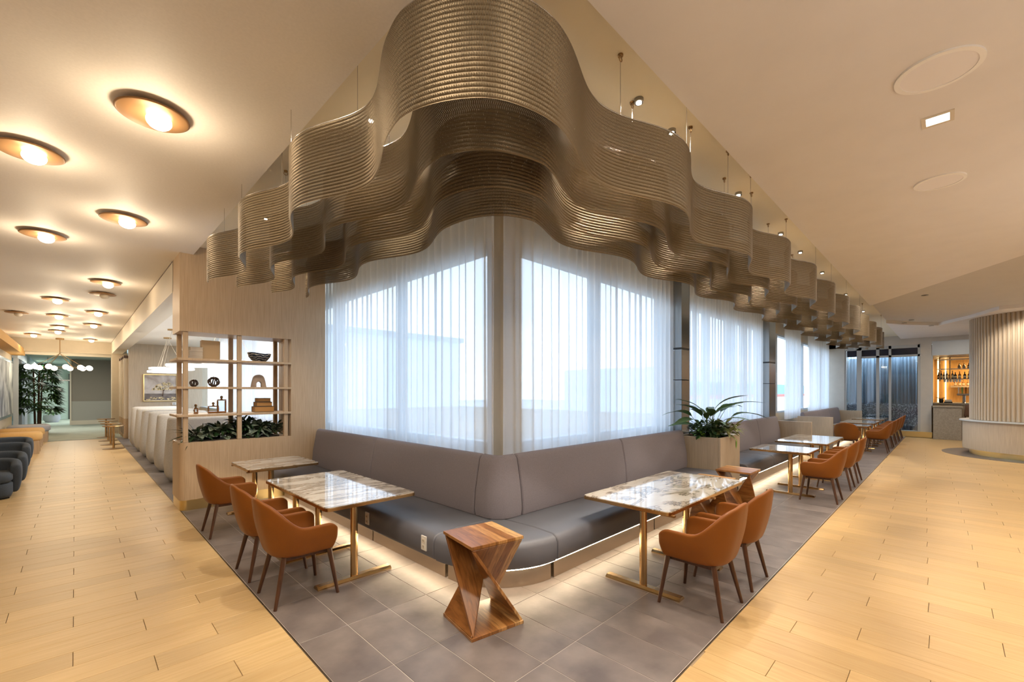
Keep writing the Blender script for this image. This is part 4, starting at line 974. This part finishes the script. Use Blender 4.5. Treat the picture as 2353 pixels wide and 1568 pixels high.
c0 = make_chair('tan leather tub chair at the large left marble table, nearest the camera'); c0.location = (1.41, 4.12, 0)
CH = [(1.41, 4.87, 0, 'tan leather tub chair at the large left marble table, second from the camera'),
      (1.41, 6.56, 0, 'tan leather tub chair at the small table by the oak screen'),
      (3.78, 1.50, 1, 'tan leather tub chair right of the corner, nearest the camera'),
      (4.51, 1.50, 1, 'tan leather tub chair right of the corner, next to the nearest one'),
      (8.75, 1.50, 1, 'tan tub chair at the square table beyond the stools, first of the middle row'),
      (10.10, 1.50, 1, 'tan tub chair at the long middle table, second of the middle row'),
      (11.0, 1.50, 1, 'tan tub chair at the long middle table, last of the middle row'),
      (15.9, 2.1, 0, 'dark looking tub chair seen from behind at the far square table'),
      (16.8, 1.50, 1, 'tan tub chair, first of the farthest row'),
      (18.3, 1.50, 1, 'tan tub chair, second of the farthest row'),
      (19.5, 1.50, 1, 'tan tub chair, third of the farthest row'),
      (20.7, 1.50, 1, 'tan tub chair, fourth of the farthest row'),
      (22.1, 1.50, 1, 'tan tub chair, last one by the end wall')]
for x, y, r, lab in CH: dup(c0, (x, y, 0), PI/2 if r else 0, lab)

# ================================================================== TWISTED STOOLS
def make_stool(label):
    t = thing('twisted_stool', label, 'stool', group='twisted acacia stools'); a = .23; th = .024
    MB().box(-a, -a, .68-th, a, a, .68).build('top', M['acacia'], t, bevel=.002); MB().box(-a, -a, 0, a, a, th).build('base', M['acacia'], t, bevel=.002)
    e = a-.012; zt, zb = .68-th, th
    N_ = lambda z: (-e, -e, z); R_ = lambda z: (e, -e, z); B_ = lambda z: (e, e, z); L_ = lambda z: (-e, e, z)
    for tri in ((L_(zt), B_(zt), N_(zb)), (L_(zb), N_(zb), B_(zt)), (R_(zt), N_(zt), B_(zb)), (R_(zb), B_(zb), N_(zt))):
        MB().slab(tri, .022).build('panel', M['acacia'], t, bevel=.002)
    return t
s0 = make_stool('twisted striped acacia wood stool standing alone at the front corner'); s0.location = (2.27, 2.595, 0); s0.rotation_euler = (0, 0, math.radians(-10))
dup(s0, (5.78, 2.17, 0), 0, 'twisted acacia stool tucked behind the right marble table')
dup(s0, (6.73, 2.14, 0), 0, 'twisted acacia stool in front of the oak planter')

# ================================================================== PODS (booth seats) and corridor furniture
def sup(w, d_, k=4, n=36):
    out = []
    for i in range(n):
        a = 2*PI*i/n; c_, s_ = math.cos(a), math.sin(a); rr = (abs(c_)**k+abs(s_)**k)**(-1/k); out.append((w/2*rr*c_, d_/2*rr*s_))
    return out
def loft(levels, k=4, n=36):    # (w,d,cx,cy,z)
    v = []; f = []
    for w, d_, cx, cy, z in levels: v += [(x+cx, y+cy, z) for x, y in sup(w, d_, k, n)]
    for q in range(len(levels)-1):
        for i in range(n): f.append((q*n+i, q*n+(i+1) % n, (q+1)*n+(i+1) % n, (q+1)*n+i))
    f += [tuple(range(n-1, -1, -1)), tuple((len(levels)-1)*n+i for i in range(n))]
    return MB().add(v, f)
podn = ['nearest the shelf screen', 'second from the shelf screen', 'third from the shelf screen', 'fourth from the shelf screen', 'fifth from the shelf screen', 'farthest from the shelf screen']
p0 = None
for i in range(6):
    y = 10.62+1.55*i; lab = 'tall oatmeal fabric booth seat back, '+podn[i]
    if p0 is None:
        p0 = thing('booth_seat', lab, 'booth seat', (1.9, y, 0), group='oatmeal booth seats')
        loft([(.9, .30, 0, .34, 0), (1.16, .42, 0, .32, .03), (1.30, .52, 0, .32, .16), (1.33, .54, 0, .32, .34), (1.26, .46, 0, .34, .85), (1.20, .36, 0, .36, 1.22), (1.17, .32, 0, .36, 1.265), (1.05, .22, 0, .36, 1.285)], 3.6).build('shell', M['pod'], p0, smooth='all')
        loft([(1.0, .5, 0, .82, .1), (1.05, .56, 0, .82, .2), (1.05, .56, 0, .82, .42), (.95, .46, 0, .82, .46)], 4).build('seat', M['pod'], p0, smooth='all')
        loft([(.8, .5, 0, .7, 0), (.8, .5, 0, .7, .1)], 4).build('plinth', M['walnut'], p0)
    else: dup(p0, (1.9, y, 0), 0, lab)
t0 = None
for i, y in enumerate((18.4, 19.9, 21.5, 23.2)):
    lab = 'small round bronze pedestal table, %s along the corridor' % ['nearest', 'second', 'third', 'farthest'][i]
    if t0 is None:
        t0 = thing('round_side_table', lab, 'table', (.85, y, 0), group='bronze pedestal tables')
        MB().lathe([(.26, .70), (.27, .71), (.26, .725)], n=32).build('table_top', M['brassd'], t0, smooth=True); MB().tube((0, 0, .02), (0, 0, .70), .03).build('pole', M['brass'], t0, smooth=True)
        MB().lathe([(.26, 0), (.26, .012), (.05, .03)], n=32).build('base', M['brassd'], t0, smooth=True)
    else: dup(t0, (.85, y, 0), 0, lab)
def armchair(loc, mat, lab, rz=0, s=1):
    t = thing('lounge_armchair', lab, 'armchair', loc, rz, 'low lounge armchairs in the corridor')
    NU, NV = 25, 6; vs = []; fs = []
    for i in range(NU):
        a = math.radians(-110+220*i/(NU-1)); c_, s_ = math.cos(a), math.sin(a); k = 3.4; rr = (abs(c_)**k+abs(s_)**k)**(-1/k)
        h = .64-.10*(abs(a)/1.92)**2
        for j in range(NV): v = j/(NV-1); q = .90+.10*math.sin(v*PI*.8); vs.append((.43*rr*s_*q, .40*rr*c_*q, .05+(h-.05)*v))
    for i in range(NU-1):
        for j in range(NV-1): fs.append((i*NV+j, (i+1)*NV+j, (i+1)*NV+j+1, i*NV+j+1))
    o = MB().add(vs, fs).build('shell', mat, t, smooth='all'); so = o.modifiers.new('t', 'SOLIDIFY'); so.thickness = .13; so.offset = -1; sb = o.modifiers.new('s', 'SUBSURF'); sb.levels = 1; sb.render_levels = 2
    loft([(.62, .7, 0, -.08, .03), (.66, .74, 0, -.08, .08), (.66, .74, 0, -.08, .24), (.62, .7, 0, -.08, .26)], 5).build('seat_base', mat, t, smooth='all')
    loft([(.60, .68, 0, -.08, .262), (.66, .74, 0, -.08, .30), (.66, .74, 0, -.08, .38), (.58, .66, 0, -.08, .42)], 5).build('cushion', mat, t, smooth='all')
    MB().box(-.3, -.3, 0, .3, .3, .05).build('plinth', M['black'], t)
for (y, dx, m_, lab) in ((11.45, 0, 'blue', 'slate blue lounge armchair nearest the camera'), (12.75, 0, 'blue', 'slate blue lounge armchair, second from the camera'), (14.9, -.06, 'blue', 'slate blue lounge armchair, third from the camera'),
                     (16.6, -.1, 'blue', 'slate blue lounge armchair, farthest of the blue ones')):
    armchair((-1.08+dx, y, 0), M[m_], lab, 0)
def bench_seat(x, y, w, mat, lab, nm):
    t = thing(nm, lab, 'bench', (x, y, 0))
    loft([(w*.9, .9, 0, 0, .36), (w, 1.0, 0, 0, .42), (w, 1.0, 0, 0, .54), (w*.92, .92, 0, 0, .60)], 3).build('cushion', mat, t, smooth='all')
    for sg in (-1, 1):
        for sh_ in (-1, 1): MB().box(sh_*w*.385-w*.055, sg*.35-.06, 0, sh_*w*.385+w*.055, sg*.35+.06, .37).build('leg', M['oak'], t)
bench_seat(-1.15, 18.9, .95, M['mustard'], 'rounded mustard upholstered bench beyond the blue armchairs', 'upholstered_bench')
bench_seat(-1.2, 20.9, 1.0, M['mustard'], 'second mustard bench nearer the far room', 'upholstered_bench')
bench_seat(-1.15, 23.0, 1.05, M['palegrey'], 'pale grey bench nearest the palm', 'upholstered_bench')
# painting
t = thing('tree_painting', 'framed painting of a blossoming tree on the oak wall behind the booths', 'picture', (2.35, 21.78, 2.1))
z0, z1 = 1.40, 2.45; xa, xb_ = 1.84, 2.88
MB().box(xa, 21.74, z0, xb_, 21.8, z0+.03).box(xa, 21.74, z1-.03, xb_, 21.8, z1).box(xa, 21.74, z0+.03, xa+.03, 21.8, z1-.03).box(xb_-.03, 21.74, z0+.03, xb_, 21.8, z1-.03).build('frame', M['gold'], t, world=True)
cv = MB().box(xa+.03, 21.765, z0+.03, xb_-.03, 21.79, z1-.03).build('canvas', M['painting'], t, world=True)
MB().box(xa+.03, 21.76, z0+.05, xb_-.03, 21.765, z0+.30).build('painted_field', M['field'], t, world=True)
tr = MB(); tr.tube((2.42, 21.758, z0+.2), (2.45, 21.758, z0+.42), .012, .008, 6)
for q in ((-.18, .2), (.16, .22), (-.05, .3), (.08, .3)): tr.tube((2.45, 21.758, z0+.4), (2.45+q[0], 21.758, z0+.4+q[1]), .007, .003, 5)
tr.build('painted_trunk', M['walnut'], t, world=True)
bl = MB(); rnd = random.Random(2)
for i in range(150):
    a = rnd.uniform(0, PI); q = rnd.random()**.5; x, z = 2.46+.36*q*math.cos(a), z0+.44+.36*q*math.sin(a)*(.8+.2*math.cos(a)); s_ = rnd.uniform(.010, .022); bl.box(x-s_, 21.752, z-s_*.7, x+s_, 21.757, z+s_*.7)
for i in range(30): x, z = rnd.uniform(xa+.06, xb_-.08), z0+rnd.uniform(.06, .16); bl.box(x-.03, 21.752, z-.012, x+.03, 21.757, z+.012)
o = bl.build('painted_blossom', M['blossom'], t, world=True); o['kind'] = 'stuff'
t = thing('thermostat', 'small grey thermostat right below the tree painting', 'switch', (2.78, 21.78, 1.3)); MB().box(-.06, -.02, -.05, .06, .01, .05).build('case', M['white'], t, bevel=.005); MB().box(-.04, -.024, -.03, .04, -.02, .03).build('screen', M['frameg'], t)
# ring pendants
for i, (x, y, z, R_) in enumerate(((2.35, 11.3, 2.42, .55), (2.1, 13.6, 2.42, .5), (2.0, 16.0, 2.42, .5), (2.2, 18.6, 2.42, .5))):
    t = thing('ring_pendant', 'glowing ring pendant over the booths, %s' % ['nearest the shelf screen', 'second from the screen', 'third from the screen', 'farthest'][i], 'pendant lamp', (x, y, z), group='ring pendants over the booths')
    MB().lathe([(R_-.03, 0), (R_+.03, 0), (R_+.03, .05), (R_-.03, .05), (R_-.03, 0)], n=40, close=False).build('ring', M['ring'], t, smooth=True)
    for a in (0, 2.1, 4.2): MB().tube((R_*math.cos(a), R_*math.sin(a), .05), (0, 0, 3.56-z), .004, n=5).build('cable', M['cream'], t)
    MB().lathe([(.11, 3.56-z), (.11, 3.60-z)], n=20).build('canopy', M['brass'], t)
# chandelier
cx, cy, cz = -.42, 24.6, 2.72
t = thing('globe_chandelier', 'bronze chandelier ringed with glowing glass globes before the far room', 'chandelier', (cx, cy, cz))
MB().lathe([(.12, CZ-cz-.06), (.12, CZ-cz)], n=20).build('canopy', M['brassd'], t, smooth=True)
MB().lathe([(.72, -.012), (.745, 0), (.72, .012), (.70, 0), (.72, -.012)], n=40, close=False).build('ring', M['brassd'], t, smooth=True)
MB().tube((0, 0, .55), (0, 0, CZ-cz), .012).build('stem', M['brassd'], t)
for i in range(6): a = i*PI/3; MB().tube((.72*math.cos(a), .72*math.sin(a), 0), (0, 0, .55), .008, n=6).build('rod', M['brassd'], t)
for i in range(12): a = i*PI/6+.2; MB().sphere((.86*math.cos(a), .86*math.sin(a), 0), .095, 14).build('globe', M['globe'], t, smooth='all')
# palm
px_, py_ = -1.12, 27.0
t = thing('rhapis_palm', 'tall dark green fan palm at the end of the corridor', 'plant', (px_, py_, 0))
MB().lathe([(.26, 0), (.30, .1), (.32, .42), (.28, .42), (.25, .38)], n=24).build('pot', M['frameg'], t, smooth=True)
rnd = random.Random(9)
for i in range(5):
    a = i*1.3; MB().tube((.08*math.cos(a), .08*math.sin(a), .35), (.14*math.cos(a), .14*math.sin(a), 2.4+.1*i), .035, .02, 7).build('cane', M['bark'], t, smooth=True)
for i in range(120):
    mb = MB(); a = rnd.uniform(0, 2*PI); z = .85+2.0*(i/120); L = .62*(1-.35*((z-.95)/1.85)**2)
    base = Vector((.1*math.cos(a), .1*math.sin(a), z)); tip = base+Vector((math.cos(a)*L*.6, math.sin(a)*L*.6, .12)); mb.tube(base, tip, .006, .004, 4)
    for q in range(9):
        v, f = leaf_mesh(.42, .040, .4, .2, 4); mb.add(place(v, tip, a+(q-4)*.30, .15-.05*abs(q-4)+rnd.uniform(-.15, .15)), f)
    mb.build('frond', M['leaf'], t, smooth='all')
t = thing('potted_fern', 'small leafy plant in a pale round pot beyond the palm', 'plant', (-.95, 36.5, 0))
MB().lathe([(.25, 0), (.36, .2), (.34, .42), (.28, .42)], n=24).build('pot', M['palegrey'], t, smooth=True); bush(t, 'leaves', M['leaf2'], (-.95, 36.5, .45), .28, .3, 50, .3, .06, rnd)
# exit sign
t = thing('exit_sign', 'small green lit EXIT sign hanging above the palm', 'sign', (-.95, 31.5, 2.98))
MB().box(-.26, -.02, -.12, .26, .02, .12).build('panel', flat('sign_glass', (.25, .35, .28), .3), t, bevel=.005)
cu = bpy.data.curves.new('letters', 'FONT'); cu.body = 'EXIT'; cu.size = .2; cu.extrude = .003; cu.align_x = 'CENTER'; cu.align_y = 'CENTER'; cu.materials.append(M['exit'])
o0 = bpy.data.objects.new('letters_curve', cu); C.objects.link(o0); bpy.context.view_layer.update()
me = bpy.data.meshes.new_from_object(o0.evaluated_get(bpy.context.evaluated_depsgraph_get())); me.name = 'letters'; bpy.data.objects.remove(o0)
if not me.materials: me.materials.append(M['exit'])
o = bpy.data.objects.new('letters', me); C.objects.link(o); o.parent = t; o.location = (0, -.026, 0); o.rotation_euler = (PI/2, 0, 0)
MB().tube((0, 0, .12), (0, 0, .52), .01).build('stem', M['steel'], t)
